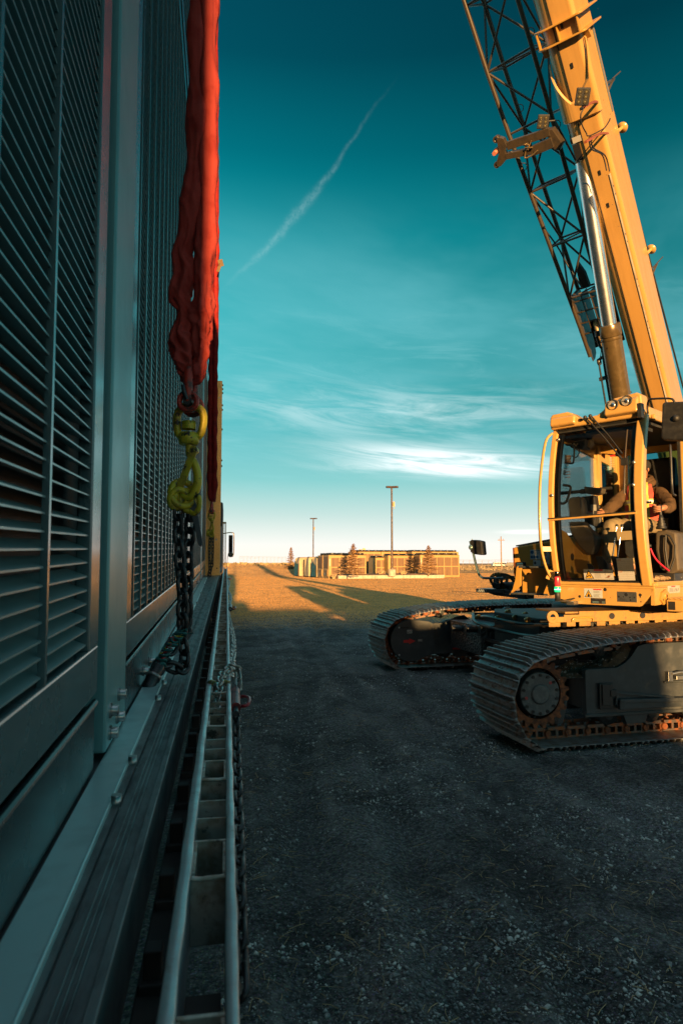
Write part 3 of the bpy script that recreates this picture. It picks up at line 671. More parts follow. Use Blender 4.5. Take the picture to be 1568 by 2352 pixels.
# ================================================================ trailer and cooling unit on it
def rotM(head,pitch,loc=(0,0,0)): return Matrix.Translation(loc)@Matrix.Rotation(rad(-head),4,'Z')@Matrix.Rotation(rad(pitch),4,'X')
MTR=rotM(.14,1.25); MCO=rotM(-.43,1.25)
DZ=1.18
tr=thing('flatbed_trailer','long aluminium flatbed trailer with a ladder-like side rail under the grey louvred unit','trailer',M=MTR)
g=G(); Y0,Y1=-13,17.3
for i in range(12): x1=-.19-i*.2; g.box(x1-.196,x1,Y0,Y1,DZ-.03,DZ-.006)
g.obj('deck',M_deck,tr)
g=G()
g.box(-.19,-.185,Y0,Y1,DZ-.1,DZ-.012)
g.box(-.185,-.123,Y0,Y1,DZ-.11,DZ-.008)
for x in (-.172,-.164,-.156): g.box(x,x+.0035,Y0,Y1,DZ-.012,DZ-.0045)
g.box(-.136,-.122,Y0,Y1,DZ-.118,DZ+.0015)
g.obj('side_beam',M_deck,tr,bevel=.002)
g=G(); g.box(-.122,-.06,Y0,Y1,DZ-.20,DZ-.17)
for i in range(70):
    y=.62+i*.235; g.box(-.112,-.085,y,y+.03,DZ-.17,DZ-.115); g.box(-.118,-.078,y-.012,y+.042,DZ-.172,DZ-.155)
g.obj('gap_bracket_strip',M_dark,tr,bevel=.003)
def wavy_strip(g,x0,x1,z0,z1,amp,n=900):
    vs=[];fs=[]
    for i in range(n+1):
        y=.45+(i/n)**1.6*(Y1-.45)
        a=amp*noise.noise((y*9,x0*50,0)); b=amp*noise.noise((y*11,x1*50,4)); c=amp*.7*noise.noise((y*14,x1*30,8))
        vs+=[(x0+a,y,z0),(x0+a,y,z1+c*.5-.002),(x0+a+.002,y,z1+c),(x1+b-.002,y,z1+c),(x1+b,y,z1+c*.5-.002),(x1+b,y,z0)]
    for i in range(n):
        for j in range(5): fs.append((i*6+j,(i+1)*6+j,(i+1)*6+j+1,i*6+j+1))
    g.add(vs,fs,0,True); g.box(x0,x1,Y0,.45,z0,z1)
g=G(); wavy_strip(g,-.063,-.0455,DZ-.11,DZ,.0022); g.obj('inner_rail',M_alu,tr,fix=True)
g=G(); wavy_strip(g,.005,.019,DZ-.115,DZ,.0022); g.obj('outer_rail',M_alu,tr,fix=True)
# stake pockets: welded boxes between the rails
def pocket(y,l):
    q=G(); x0,x1=-.0455,.005; t=.0055
    q.box(x0,x1,y,y+t,DZ-.10,DZ-.006); q.box(x0,x1,y+l-t,y+l,DZ-.10,DZ-.006)
    q.box(x0,x0+t,y+t,y+l-t,DZ-.10,DZ-.008); q.box(x1-t,x1,y+t,y+l-t,DZ-.10,DZ-.008)
    q.tube(smooth_path([(x0+.002,y-.002,DZ-.004),(x0+.015,y-.002,DZ-.006+.002*random.random()),((x0+x1)/2,y-.002,DZ-.005),(x1-.015,y-.002,DZ-.006+.002*random.random()),(x1-.002,y-.002,DZ-.004)],3),.0042,6)
    q.obj('stake_pocket',M_pocket,tr,bevel=.0015)
def spool(y,l):
    q=G(); n=10; x0,x1=-.0455,.005
    pts=[(y+l*.5+l*.5*math.cos(PI*k/n+PI),DZ-.022-.055*math.sin(PI*k/n)**.6 if 0<k<n else DZ-.012) for k in range(n+1)]
    vs=[(x,p,z) for p,z in pts for x in (x0,x1)]; fs=[(2*k,2*k+1,2*k+3,2*k+2) for k in range(n)]
    q.add(vs,fs,0,True); q.box(x0,x1,y-.003,y+.002,DZ-.09,DZ-.010); q.box(x0,x1,y+l-.002,y+l+.003,DZ-.09,DZ-.012)
    q.obj('rail_spool',M_pocket,tr)
for i in range(-2,36):
    y=1.065+i*.425; pocket(y,.135)
    if i>=0: spool(y+.235,.09)
g=G()
for y in np.arange(-12.5,17,.61): g.box(-.06,.0,y,y+.06,DZ-.2,DZ-.115); g.box(-2.5,-.2,y,y+.08,DZ-.13,DZ-.035)
for x in (-.75,-1.85): g.box(x-.08,x+.08,Y0,Y1,.62,DZ-.13)
g.box(-2.6,-2.55,Y0,Y1,DZ-.15,DZ); g.obj('chassis_frame',M_dark,tr)
for y in (-8.4,-9.7,14.2,15.6):
    q=G(); 
    for x in (-.12,-.45): q.lathe([(.28,-.12),(.48,-.13),(.51,-.09),(.51,.09),(.48,.12),(.28,.12)],(x,y,.50-y*.0218),(1,0,0),28,0,closed=True); q.lathe([(0,.03),(.12,.05),(.27,.0),(.28,.1),(.3,.1),(.3,-.1)],(x,y,.50-y*.0218),(1,0,0),20,1)
    q.obj('wheel',[M_black,M_silver],tr)

co=thing('louvred_cooling_unit','towering grey louvred cooling unit in shade, riding on the flatbed trailer at the left edge','cooling unit',M=MCO)
XP=-.25; ZT=5.8
def louvre(y0,y1,z0,z1,col,first=None):
    fr=.10
    q=G(); 
    q.box(XP-.03,XP,y0,y1,z0,z0+fr); q.box(XP-.03,XP,y0,y1,z1-fr*.6,z1)
    q.box(XP-.03,XP-.0,y0,y0+fr,z0+fr,z1-fr*.6); q.box(XP-.03,XP,y1-fr,y1,z0+fr,z1-fr*.6)
    o=q.obj('louvre_frame',M_galv,co,bevel=.004)
    s=G(); ya,yb=y0+fr,y1-fr; za,zb=z0+fr,z1-fr*.6; n=int((zb-za)/.0268)
    for k in range(n):
        z=za+(k+.5)*(zb-za)/n; j=random.uniform(-.0012,.0012); b=random.uniform(-.0015,.0015)
        m_=(ya+yb)/2
        for (a,c,d0,d1) in ((ya,m_,j,b),(m_,yb,b,-j)):
            s.add([(XP-.007,a,z+.001+d0),(XP-.007,c,z+.001+d1),(XP-.045,c,z+.016+d1),(XP-.045,a,z+.016+d0),
                   (XP-.007,a,z-.002+d0),(XP-.007,c,z-.002+d1),(XP-.045,c,z+.013+d1),(XP-.045,a,z+.013+d0)],
                  [(0,1,2,3),(7,6,5,4),(0,4,5,1),(2,6,7,3)])
    s.obj('louvre_slats',M_slat,o)
    s=G(); y=yb-col*.5 if first is None else first
    while y>ya+.02: s.box(XP-.012,XP-.001,y-.006,y+.006,za,zb); y-=col
    s.obj('louvre_bars',M_galv,o)
seg=[(-4.6,1.56,.28),(2.0,5.76,.2),(5.84,9.5,.2),(9.78,12.35,.2)]
for k,(a,b,c) in enumerate(seg):
    louvre(a,b,1.345,4.62,c,1.12 if k==0 else None); louvre(a,b,4.74,ZT-.03,c,1.12 if k==0 else None)
    q=G(); q.box(XP-.03,XP-.004,a,b,DZ+.0045,1.318); q.tube([(XP-.004,a,1.325),(XP-.004,b,1.325)],.0075,8); q.obj('lower_panel',M_low,co,bevel=.003)
g=G(); g.box(XP-2.35,XP-.06,-4.68,12.45,DZ+.01,ZT); g.obj('core_body',M_dark,co)
g=G(); g.box(XP-.05,XP-.035,-4.7,12.4,4.64,4.72); g.box(XP-.035,XP-.0,-4.7,12.4,4.632,4.645); g.box(XP-.035,XP+.004,-4.7,12.4,4.70,4.725); g.obj('middle_rail',M_galv,co,bevel=.003)
for (a,b) in ((1.65,1.965),(9.56,9.74),(-4.72,-4.64),(12.38,12.46)):
    g=G(); g.box(XP-.05,XP+.006,a,b,DZ+.012,ZT); g.obj('corner_post',M_gpost,co,bevel=.006)
g=G(); g.box(XP-2.4,XP+.0,-4.73,12.48,ZT,ZT+.1); g.obj('top_cap',M_galv,co,bevel=.01)
M_flange=mat('bright base flange',(.46,.64,.65),.34,.5,(.38,.54,.55),7,bump=.04,bscale=60,rvar=.1)
g=G(); g.box(XP,-.192,-4.7,11.2,DZ-.004,DZ+.004); g.box(-.197,-.19,-4.7,11.2,DZ-.03,DZ+.004)
g.add([(XP,11.2,DZ+.004),(-.192,11.2,DZ+.004),(-.205,11.34,DZ-.004),(XP,11.34,DZ-.004)],[(0,1,2,3)])
g.obj('base_flange',M_flange,co,bevel=.002)
def hexbolt(p,parent=co):
    q=G(); q.lathe([(0,.02),(.0115,.02),(.013,.018),(.013,.004)],p,(1,0,0),6); q.lathe([(.017,.004),(.017,0)],p,(1,0,0),14); q.obj('bolt',M_silver,parent)
for y,z in ((1.70,1.275),(1.83,1.285),(1.70,1.225),(1.81,1.235),(2.5,1.225),(2.7,1.225),(5.45,1.27),(5.6,1.225),(5.95,1.225),(6.1,1.27),(9.4,1.3),(9.4,1.24),(9.9,1.26),(9.9,1.22),(8.1,1.25),(8.3,1.25)): hexbolt((XP+(.006 if y in(1.70,1.83,1.81) else -.003),y,z))
for y in (1.38,1.62,2.25,2.5,3.3,3.5,4.4,4.7,6,7.3,9,10.4):
    q=G(); q.lathe([(0,.015),(.01,.015),(.01,0)],(-.182,y,DZ-.002),(0,0,1),6); q.lathe([(0,.02),(.009,.02),(.009,0)],(-.19,y,DZ-.02),(1,0,0),6); q.obj('bolt',M_silver,co)

# yellow post at the front of the trailer
g=G(MTR.copy()@Matrix.Identity(4)); g.M=Matrix.Identity(4)
M_post2=mat('speckled golden post',(.85,.52,.19),.36,.8,(.66,.40,.14),60,lo=.4,hi=.6,bump=.3,bscale=120)
g.box(0,.25,0,.012,0,3.42); g.box(.242,.25,.012,.13,0,3.42); g.box(0,.01,.012,.13,0,3.42)
g.box(-.005,.255,-.01,.14,-.004,.02); g.box(.01,.24,-.012,0,3.3,3.42)
for (x,z,r) in ((.09,.38,.02),(.18,.62,.02),(.06,3.2,.012),(.2,3.12,.012)): g.lathe([(0,.008),(r,.008),(r,0)],(x,0,z),(0,-1,0),12,1)
g.lathe([(0,.004),(.012,.004),(.012,0)],(.2,0,.12),(0,-1,0),12,2)
for z in (1.9,2.0,2.55,2.9,2.98,3.2,3.27,3.34): g.box(.25,.268,.03,.05,z,z+.03,2)
o=g.obj('steel_post',[M_post2,M_silver,M_black]); o.matrix_world=MTR@Matrix.Translation((-.362,12.15,DZ)); tag(o,'tall golden steel post standing on the trailer deck in front of the louvred unit','post')

# truck ahead
tk=thing('semi_truck','semi truck ahead of the trailer, only its exhaust, headboard, mirror and grab rod showing','truck',M=MTR@Matrix.Translation((0,17.6,0)))
M_truck=mat('grey brown truck wall',(.22,.19,.185),.5,.2)
g=G(); g.box(-2.2,-.115,.02,.10,DZ+.02,DZ+1.02); g.box(-2.2,-.12,.10,.5,DZ+.05,DZ+.9); g.obj('headboard',M_truck,tk,bevel=.01)
g=G(); g.tube([(-.155,.3,DZ+.9),(-.155,.3,DZ+1.42),(-.152,.32,DZ+1.60)],[.052,.052,.047],16); g.sph((-.152,.32,DZ+1.61),.047,12); g.obj('exhaust_stack',M_black,tk)
g=G(); g.box(-.16,-.15,.28,.33,DZ+.98,DZ+1.42); g.obj('heat_shield',M_rust,tk)
g=G(); g.box(-.035,-.018,.1,.16,DZ+.0,DZ+1.13); g.box(-.115,-.1,.1,.16,DZ,DZ+1.13); g.box(-.115,-.018,.1,.14,DZ+1.10,DZ+1.14); g.obj('rack_frame',M_cream,tk)
g=G()
for k in range(34):
    z=DZ+.04+k*.032; g.bar((-.1,.13,z),(-.035,.13,min(z+.04,DZ+1.1)),.006,.006)
    g.bar((-.1,.13,min(z+.04,DZ+1.1)),(-.035,.13,z),.006,.006)
g.obj('rack_mesh',M_black,tk)
g=G(); g.box(-2.4,-.12,3.0,6.2,.9,3.0); g.box(-2.4,-.12,6.2,7.9,.8,2.2); g.box(-2.3,-.2,.6,7.5,.6,.9); g.obj('cab',M_truck,tk,bevel=.08)
for y in (2.0,7.0): g=G(); g.cyl((-.42,y,.18),(-.14,y,.18),.5,n=26); g.obj('wheel',M_black,tk)
g=G(); g.tube(smooth_path([(-.1,3.1,DZ+.9),(.04,3.0,DZ+.93),(.15,3.0,DZ+.93),(.205,3,DZ+.86),(.20,3,DZ+.3),(.15,3,DZ+.22)],4),.014,8); g.obj('mirror_arm',M_cream,tk)
g=G(); g.box(.055,.175,2.98,3.06,DZ+.33,DZ+.86); g.obj('mirror',M_satin,tk,bevel=.02)
g=G(); g.box(.064,.166,2.972,2.98,DZ+.34,DZ+.85); g.obj('mirror_face',mat('mirror face dark sky',(.03,.05,.07),.08,.9),tk)
g=G(); g.lathe([(0,.02),(.075,.02),(.08,0),(.07,-.03),(0,-.04)],(.115,2.98,DZ+.28),(0,-1,0),24); g.obj('round_mirror',mat('round mirror',(.35,.42,.44),.06,1),tk)
g=G(); g.tube(smooth_path([(.01,.6,DZ-.02),(.02,.6,DZ+.15),(.035,.6,DZ+.27),(.08,.6,DZ+.285),(.125,.6,DZ+.28)],4),.007,8); g.obj('grab_rod',M_black,tk)

# ================================================================ rigging
def start(p): g=G(Matrix.Translation(-V(p))); return g
def strand(pts,d,r0,seed,amp=.28,n=34,k=16):
    P=[pf(a,b,d+(c[0] if c else 0)) for a,b,*c in pts]; P=smooth_path(P,k)
    acc=0; S=[0]
    for i in range(1,len(P)): acc+=(P[i]-P[i-1]).length; S.append(acc)
    tot=S[-1]
    def prof(i,t):
        s=S[i]; lowr=1-smooth01(abs(s-tot/2),.10,.75)
        am=amp*(.45+1.05*lowr)
        a=noise.noise((math.cos(t)*1.0+seed,math.sin(t)*1.0,s*4.5)); b=noise.noise((math.cos(t)*1.8,math.sin(t)*1.8+seed,s*16))
        c=abs(noise.noise((math.cos(t+s*4)*1.3,math.sin(t+s*4)*1.3,s*9+seed)))**.7
        rg=abs(noise.noise((math.cos(t)*1.0+9,math.sin(t)*1.0,s*24+math.sin(t+seed)*1.2)))**.6
        d_=noise.noise((math.cos(t)*3.5,math.sin(t)*3.5,s*3+seed))
        return 1.08+am*.9*a-am*.5*rg*(.12+lowr)+.25*lowr*am+am*.7*b*lowr-am*.9*c+.10*d_+.10*math.sin(2*t+s*5)
    return P,prof,[r0*(1+.16*math.sin(s*21+seed)) for s in S],n
p0=pf(440,872,2.52)
g=start(p0)
A=[(455,-60),(454,100),(452,250),(447,380),(437,480),(431,540),(420,585),(429,630),(414,680),(424,722),(411,765),(420,805),(424,845),(437,866,.0),(452,858),(462,832),(464,790),(466,740),(467,690),(469,620),(473,540),(476,440),(479,300),(479,150),(478,-60)]
P,prof,R_,n=strand(A,2.52,.0345,3.0,.46,44,18)
g.tube(P,R_,n,0,prof=prof)
o=g.obj('round_sling',M_redcloth,loc=p0); tag(o,'big wrinkled bright red round sling hanging nearest, its right half in sun','lifting sling')
p0=pf(489,1150,11.4); g=start(p0)
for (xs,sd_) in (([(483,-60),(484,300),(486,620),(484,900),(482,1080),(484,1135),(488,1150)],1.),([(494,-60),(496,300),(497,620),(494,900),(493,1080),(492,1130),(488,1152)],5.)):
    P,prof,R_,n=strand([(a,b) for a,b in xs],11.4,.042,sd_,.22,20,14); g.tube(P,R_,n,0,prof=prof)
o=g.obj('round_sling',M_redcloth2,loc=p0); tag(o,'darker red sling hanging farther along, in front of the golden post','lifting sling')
g=start(pf(506,604,11.2)); g.M=g.M
c=pf(507,604,11.2); a,b=rt,V((0,0,1)); 
def lbl(g,c,w,h,rot,m=0,t=.004):
    ca,sa=math.cos(rot),math.sin(rot); vx=rt*ca+V((0,0,1))*sa; vz=-rt*sa+V((0,0,1))*ca; vy=vz.cross(vx)
    vs=[c+vx*(i*w/2)+vz*(j*h/2)+vy*(k*t) for k in (0,1) for i,j in ((-1,-1),(1,-1),(1,1),(-1,1))]
    g.add(vs,[(0,1,2,3),(7,6,5,4),(0,4,5,1),(1,5,6,2),(2,6,7,3),(3,7,4,0)],m)
lbl(g,c,.08,.12,.25); lbl(g,c+V((-.03,0,-.1)),.05,.1,-.3)
o=g.obj('sling_tag',mat('brown leather tag',(.13,.075,.03),.8,0,(.08,.05,.02),30),loc=pf(506,604,11.2)); tag(o,'small brown frayed tag fluttering from the farther sling','tag')

def rigging(cx,cy,d,s,first):
    """shackle, swivel hook and coupling; pixel layout of the near set scaled by s"""
    def q(x,y,dy=0.): return pf(cx+(x-440)*s,cy+(y-900)*s,d+dy)
    k=d/1568*s                   # metres per layout pixel
    U=V((0,0,1)); Rr=rt.copy(); Fd=V((fw.x,fw.y,0)).normalized()
    nm=('red shackle','nearest') 
    # shackle: bow seen edge-on, pin pointing at the viewer
    p=q(438,925); g=start(p); c=q(438,928)
    bow=[c+Fd*(-26*k),c+Fd*(-30*k)+U*(30*k),c+Fd*(-27*k)+U*(60*k),c+Fd*(-14*k)+U*(86*k),c+U*(94*k),c+Fd*(14*k)+U*(86*k),c+Fd*(27*k)+U*(60*k),c+Fd*(30*k)+U*(30*k),c+Fd*(26*k)]
    g.tube(smooth_path(bow,5),10.5*k,14)
    for sgn in (-1,1):
        o_=c+Fd*(26*k*sgn); g.lathe([(15*k,-7*k),(24*k,-8*k),(26*k,0),(24*k,8*k),(15*k,7*k)],o_,Fd,28,0,closed=True)
    so_=g.obj('shackle',M_redpaint,loc=p)
    g=start(p); g.tube([c-Fd*(36*k),c+Fd*(38*k)],10*k,16); g.tube(smooth_path([c-Fd*(37*k)+U*(2*k),c-Fd*(41*k)+U*(20*k)+Rr*(-6*k),c-Fd*(40*k)+U*(33*k)+Rr*(-9*k)],4),5*k,8); g.obj('shackle_pin',M_chain,so_)
    tag(so_,'worn red bow shackle hooked into the near sling, above the big yellow hook' if first else 'small red shackle at the bottom of the farther sling','shackle')
    # swivel hook
    p=q(438,1040); g=start(p)
    bail=[q(423,1004),q(410,996),q(407,975),q(408,952),q(418,938,.0),q(438,932),q(458,938),q(467,952),q(467,975),q(460,998),q(446,1006)]
    g.tube(smooth_path(bail,4),9*k,12)
    g.lathe([(0,-16*k),(20*k,-16*k),(24*k,-8*k),(24*k,6*k),(20*k,12*k),(0,12*k)],q(434,1006),U,24)
    g.lathe([(0,14*k),(17*k,14*k),(18*k,10*k),(18*k,-4*k)],q(434,982),U,6)
    ho=g.obj('swivel_hook',M_hook,loc=p)
    tag(ho,'large worn yellow swivel hook under the near red shackle' if first else 'small yellow swivel hook under the farther shackle','hook')
    g=start(p)
    body=[q(434,1016),q(434,1032),q(436,1046),q(446,1062),q(453,1085),q(454,1108),q(447,1130),q(434,1142),q(420,1136),q(413,1122)]
    rr=[10,10,11,12,13,14,14,13,10,5]; P=smooth_path(body,5); R2=[]
    for i in range(len(P)): u=i/5; j=min(int(u),8); R2.append((rr[j]+(rr[j+1]-rr[j])*(u-j))*k*.82)
    g.tube(P,R2,14,prof=lambda i,t:1+.12*math.cos(2*t)); g.obj('hook_body',M_hook,ho)
    g=start(p); g.bar(q(446,1034,-.012*s),q(413,1120,-.012*s),16*k,7*k,up=Fd); g.lathe([(0,10*k),(9*k,10*k),(9*k,-12*k)],q(446,1034),-Fd,16); g.lathe([(0,13*k),(5*k,13*k),(5*k,0)],q(446,1034),-Fd,12); g.obj('safety_latch',M_hook,ho,bevel=.0015)
    # coupling links
    p=q(425,1140); g=start(p)
    for (x,y,w,h,r,rot) in ((420,1134,24,30,8,.3),(410,1146,17,22,7.5,-.5),(432,1150,16,24,7,.15),(447,1158,13,22,6,-.1)):
        c=q(x,y,random.uniform(-.015,.015)); pts=[]
        for j in range(18):
            t=2*PI*j/18; u=w*math.cos(t)*k; v=h*math.sin(t)*k; pts.append(c+Rr*(u*math.cos(rot)-v*math.sin(rot))+U*(u*math.sin(rot)+v*math.cos(rot))+Fd*(u*.55*(1 if w>15 else -1)))
        g.tube(pts,r*k,9,closed=True)
    g.lathe([(0,-9*k),(11*k,-9*k),(12*k,0),(11*k,9*k),(0,9*k)],q(402,1140,-.01),Rr,14)
    cp=g.obj('coupling_link',M_hook,loc=p); tag(cp,'cluster of worn yellow coupling links hanging in the large yellow hook' if first else 'small yellow coupling links in the farther hook','coupling')
    return q,k,U,Rr,Fd
q,k,U_,Rr,Fd=rigging(440,900,2.52,1.0,True)
p=q(415,1200); g=start(p)
path=smooth_path([q(411,1160),q(410,1210),q(413,1280),q(418,1340),q(420,1400),q(419,1455),q(424,1510),q(418,1536,-.05),q(398,1533,-.07),q(378,1522,-.10),q(362,1548,-.15)],6)
chain(g,path,.0455,.0158,n=8,jit=.18)
o=g.obj('lifting_chain',M_chain,loc=p); tag(o,'heavy dark chain hanging from the yellow coupling and looping back at its lower end','chain')
p=q(430,1300,.03); g=start(p)
path=smooth_path([q(440,1165,.03),q(438,1210,.05),q(432,1270,.05),q(431,1330,.05),q(430,1400,.05),q(424,1450,.04),q(402,1475,-.02),q(378,1512,-.08),q(356,1548,-.13)],6)
chain(g,path,.0455,.0158,n=8,jit=.18,start=1)
o=g.obj('lifting_chain',M_chain,loc=p); tag(o,'second dark chain strand just behind the first, dropping to the base of the louvred unit','chain')
p=pf(352,1556,2.34); g=start(p)
dd=(pf(362,1538,2.36)-pf(341,1578,2.30)).normalized()
c0=pf(341,1578,2.30)
g.lathe([(0,-.01),(.017,-.01),(.02,0),(.021,.03),(.024,.034),(.024,.045),(.020,.05),(.022,.085),(.016,.10),(0,.10)],c0,dd,18)
o=g.obj('anchor_pin',M_chain,loc=p); tag(o,'dark anchor pin holding the chain end against the base of the louvred unit','pin')
g=start(p); g.lathe([(.0245,.036),(.0262,.036),(.0262,.046),(.0245,.046)],c0,dd,18,closed=True); g.obj('pin_collar',M_silver,o)
# cord wound round the lower chain
for name,colr,sd2,lab in (('cord_wrap',(.01,.10,.10),1,'teal green cord wrapped round the lower part of the near chain'),):
    p=q(395,1475); g=start(p); P=[]
    ax=smooth_path([q(418,1450,-.03),q(402,1472,-.06),q(380,1500,-.10),(q(366,1530,-.15))],14); 
    for i,pt in enumerate(ax):
        t=i*1.25; P.append(pt+Rr*(.019*math.cos(t)+random.uniform(-.004,.004))+Fd*(.02*math.sin(t))+U_*random.uniform(-.006,.006))
    g.tube(smooth_path(P,3),.0048,6,0)
    P2=[x+V((random.uniform(-.004,.004),0,random.uniform(-.004,.004))) for x in P[4:30]]; g.tube(smooth_path(P2[::2],3),.0022,5,1)
    P2=[x+V((random.uniform(-.006,.006),-.004,random.uniform(-.006,.006))) for x in P[10:42]]; g.tube(smooth_path(P2[::3],3),.0022,5,2)
    for i in range(9): s0=P[3+i]; g.tube([s0,s0+V((random.uniform(0,.03),-.01,random.uniform(-.03,.03)))],.002,4,0)
    o=g.obj('cord_wrap',[mat('teal cord',(.01,.10,.10),.8),mat('yellow thread',(.45,.40,.03),.8),mat('red thread',(.4,.02,.02),.8)],loc=p); tag(o,lab,'cord')
p=q(450,1200,.02); g=start(p)
pl=[(436,1150),(447,1148),(452,1160),(455,1180),(466,1245),(463,1256),(456,1252),(446,1205),(438,1180),(433,1165)]
vsA=[q(a,b,.0) for a,b in pl]; vsB=[q(a,b,.008) for a,b in pl]; n=len(pl)
g.add(vsA+vsB,[tuple(range(n)),tuple(range(2*n-1,n-1,-1))]+[(i,n+i,n+(i+1)%n,(i+1)%n) for i in range(n)])
o=g.obj('flat_bar_tag',mat('blue grey flat bar',(.11,.12,.135),.45,.5),loc=p,bevel=.002); tag(o,'flat blue grey bar hanging at an angle from the yellow coupling','bar')
# farther set
q2,k2,_,_,_=rigging(487,1168,11.4,.235,False)
p=q2(430,1300); g=start(p)
chain(g,smooth_path([q2(425,1165),q2(415,1300),q2(418,1500),q2(425,1560)],5),.052,.017,n=6,jit=.25)
chain(g,smooth_path([q2(450,1165),q2(448,1300),q2(440,1450),q2(400,1555)],5),.052,.017,n=6,jit=.25,start=1)
o=g.obj('lifting_chain',M_chain,loc=p); tag(o,'dark double chain hanging far along the trailer in front of the golden post','chain')

# tie-down chains on the trailer's outer rail
def T(x,y,z): return MTR@V((x,y,z))
p=T(.045,6,DZ-.05); g=start(p)
pts=[T(.03+.012*math.sin(y*1.9)+.004,y,DZ-.03-.035*abs(math.sin((y-2.4)*.62))-.01) for y in np.arange(2.9,12.2,.25)]
chain(g,pts,.036,.0095,n=6,jit=.5)
o=g.obj('tie_down_chain',M_zinc,loc=p); tag(o,'long thin shiny chain running along the outer edge of the trailer rail','chain')
p=T(-.01,2.5,DZ); g=start(p)
pts=smooth_path([T(.05,2.62,DZ-.05),T(.045,2.66,DZ+.012),T(.02,2.66,DZ+.018),T(-.008,2.58,DZ+.012),T(-.018,2.46,DZ-.0),T(-.02,2.34,DZ-.02),T(-.02,2.2,DZ-.04)],6)
chain(g,pts,.036,.0105,n=8,jit=.35,width=.034)
o=g.obj('tie_down_chain',M_zinc,loc=p); tag(o,'short shiny chain draped over the side rail with its links lying in the pocket','chain')
p=T(-.02,2.52,DZ); g=start(p)
for xx in (-.043,.002): g.tube([T(xx-.012,2.50,DZ-.002),T(xx+.014,2.47,DZ-.006)],.0115,6); g.tube([T(xx-.006,2.494,DZ-.002),T(xx+.000,2.487,DZ-.004)],.0135,12,1); g.tube([T(xx+.006,2.48,DZ-.004),T(xx+.01,2.476,DZ-.005)],.0135,12,1)
o=g.obj('grab_hook_bolt',[M_zinc,M_brass],loc=p); tag(o,'yellow ringed hook and bolt lying across the side rail under the draped chain','hook')
def binder(y,s,label,red=False):
    p=T(.05,y,DZ-.06); g=start(p)
    g.tube([T(.036,y-.10*s,DZ-.05),T(.036,y+.14*s,DZ-.045)],.017*s,12,0); g.tube([T(.036,y-.16*s,DZ-.055),T(.036,y+.2*s,DZ-.04)],.009*s,8,1)
    o=g.obj('load_binder',[mat('dark red binder paint',(.17,.012,.015),.4,0,(.05,.01,.01),30) if red else M_satin,M_chain],loc=p)
    tag(o,label,'load binder','load binders on the outer rail')
    g=start(p); g.tube(smooth_path([T(.045,y-.02,DZ-.06),T(.06,y-.06*s,DZ-.055),T(.078,y-.05*s,DZ-.05),T(.082,y+.02*s,DZ-.045),T(.06,y+.07*s,DZ-.05),T(.045,y+.05*s,DZ-.055)],4),.0055*s,8); g.obj('handle',mat('red enamel',(.30,.01,.02),.3),o)
binder(2.42,1.0,'dark red load binder with a red loop handle beside the draped chain',True)
binder(6.1,1.2,'dark load binder halfway along the outer rail')
binder(11.9,1.5,'far load binder near the front end of the trailer rail')
p=T(.04,1.9,DZ-.1); g=start(p)
chain(g,smooth_path([T(.04,2.38,DZ-.06),T(.036,2.1,DZ-.11),T(.034,1.7,DZ-.125),T(.030,1.3,DZ-.13),T(.03,1.0,DZ-.16)],8),.05,.010,n=7,jit=.3,width=.03)
o=g.obj('tie_down_chain',M_chain,loc=p); tag(o,'dark slack chain sagging under the outer rail towards the viewer','chain')
# ================================================================ crawler crane
hU=rad(86); tU=V((math.sin(hU),math.cos(hU),0)); nU=V((-math.cos(hU),math.sin(hU),0)); P0=V((2.72,5.68,0)); UZ=V((0,0,1))
UF=frame(P0,tU,nU,UZ); UI=UF.inverted()
hC=rad(145.7); cX=V((math.sin(hC),math.cos(hC),0)); cY=V((-math.cos(hC),math.sin(hC),0)); cO=V((3.48,6.76,0))
CF=frame(cO,cX,cY,UZ); CI=CF.inverted(); CL=UI@CF
cr=thing('crawler_crane','yellow telescopic crawler crane with glazed cab, black tracks and stowed lattice jib','crane',M=UF)
def cab_at(px,py,y):   # photo pixel -> cab coordinates on a plane y
    return CI@ppl(px,py,CF@V((0,y,0)),cY)
def Z1(x,y): return 1191.7+x*.24,878.1+y*.24
def c1(x,y,yy): return cab_at(*Z1(x,y),yy)

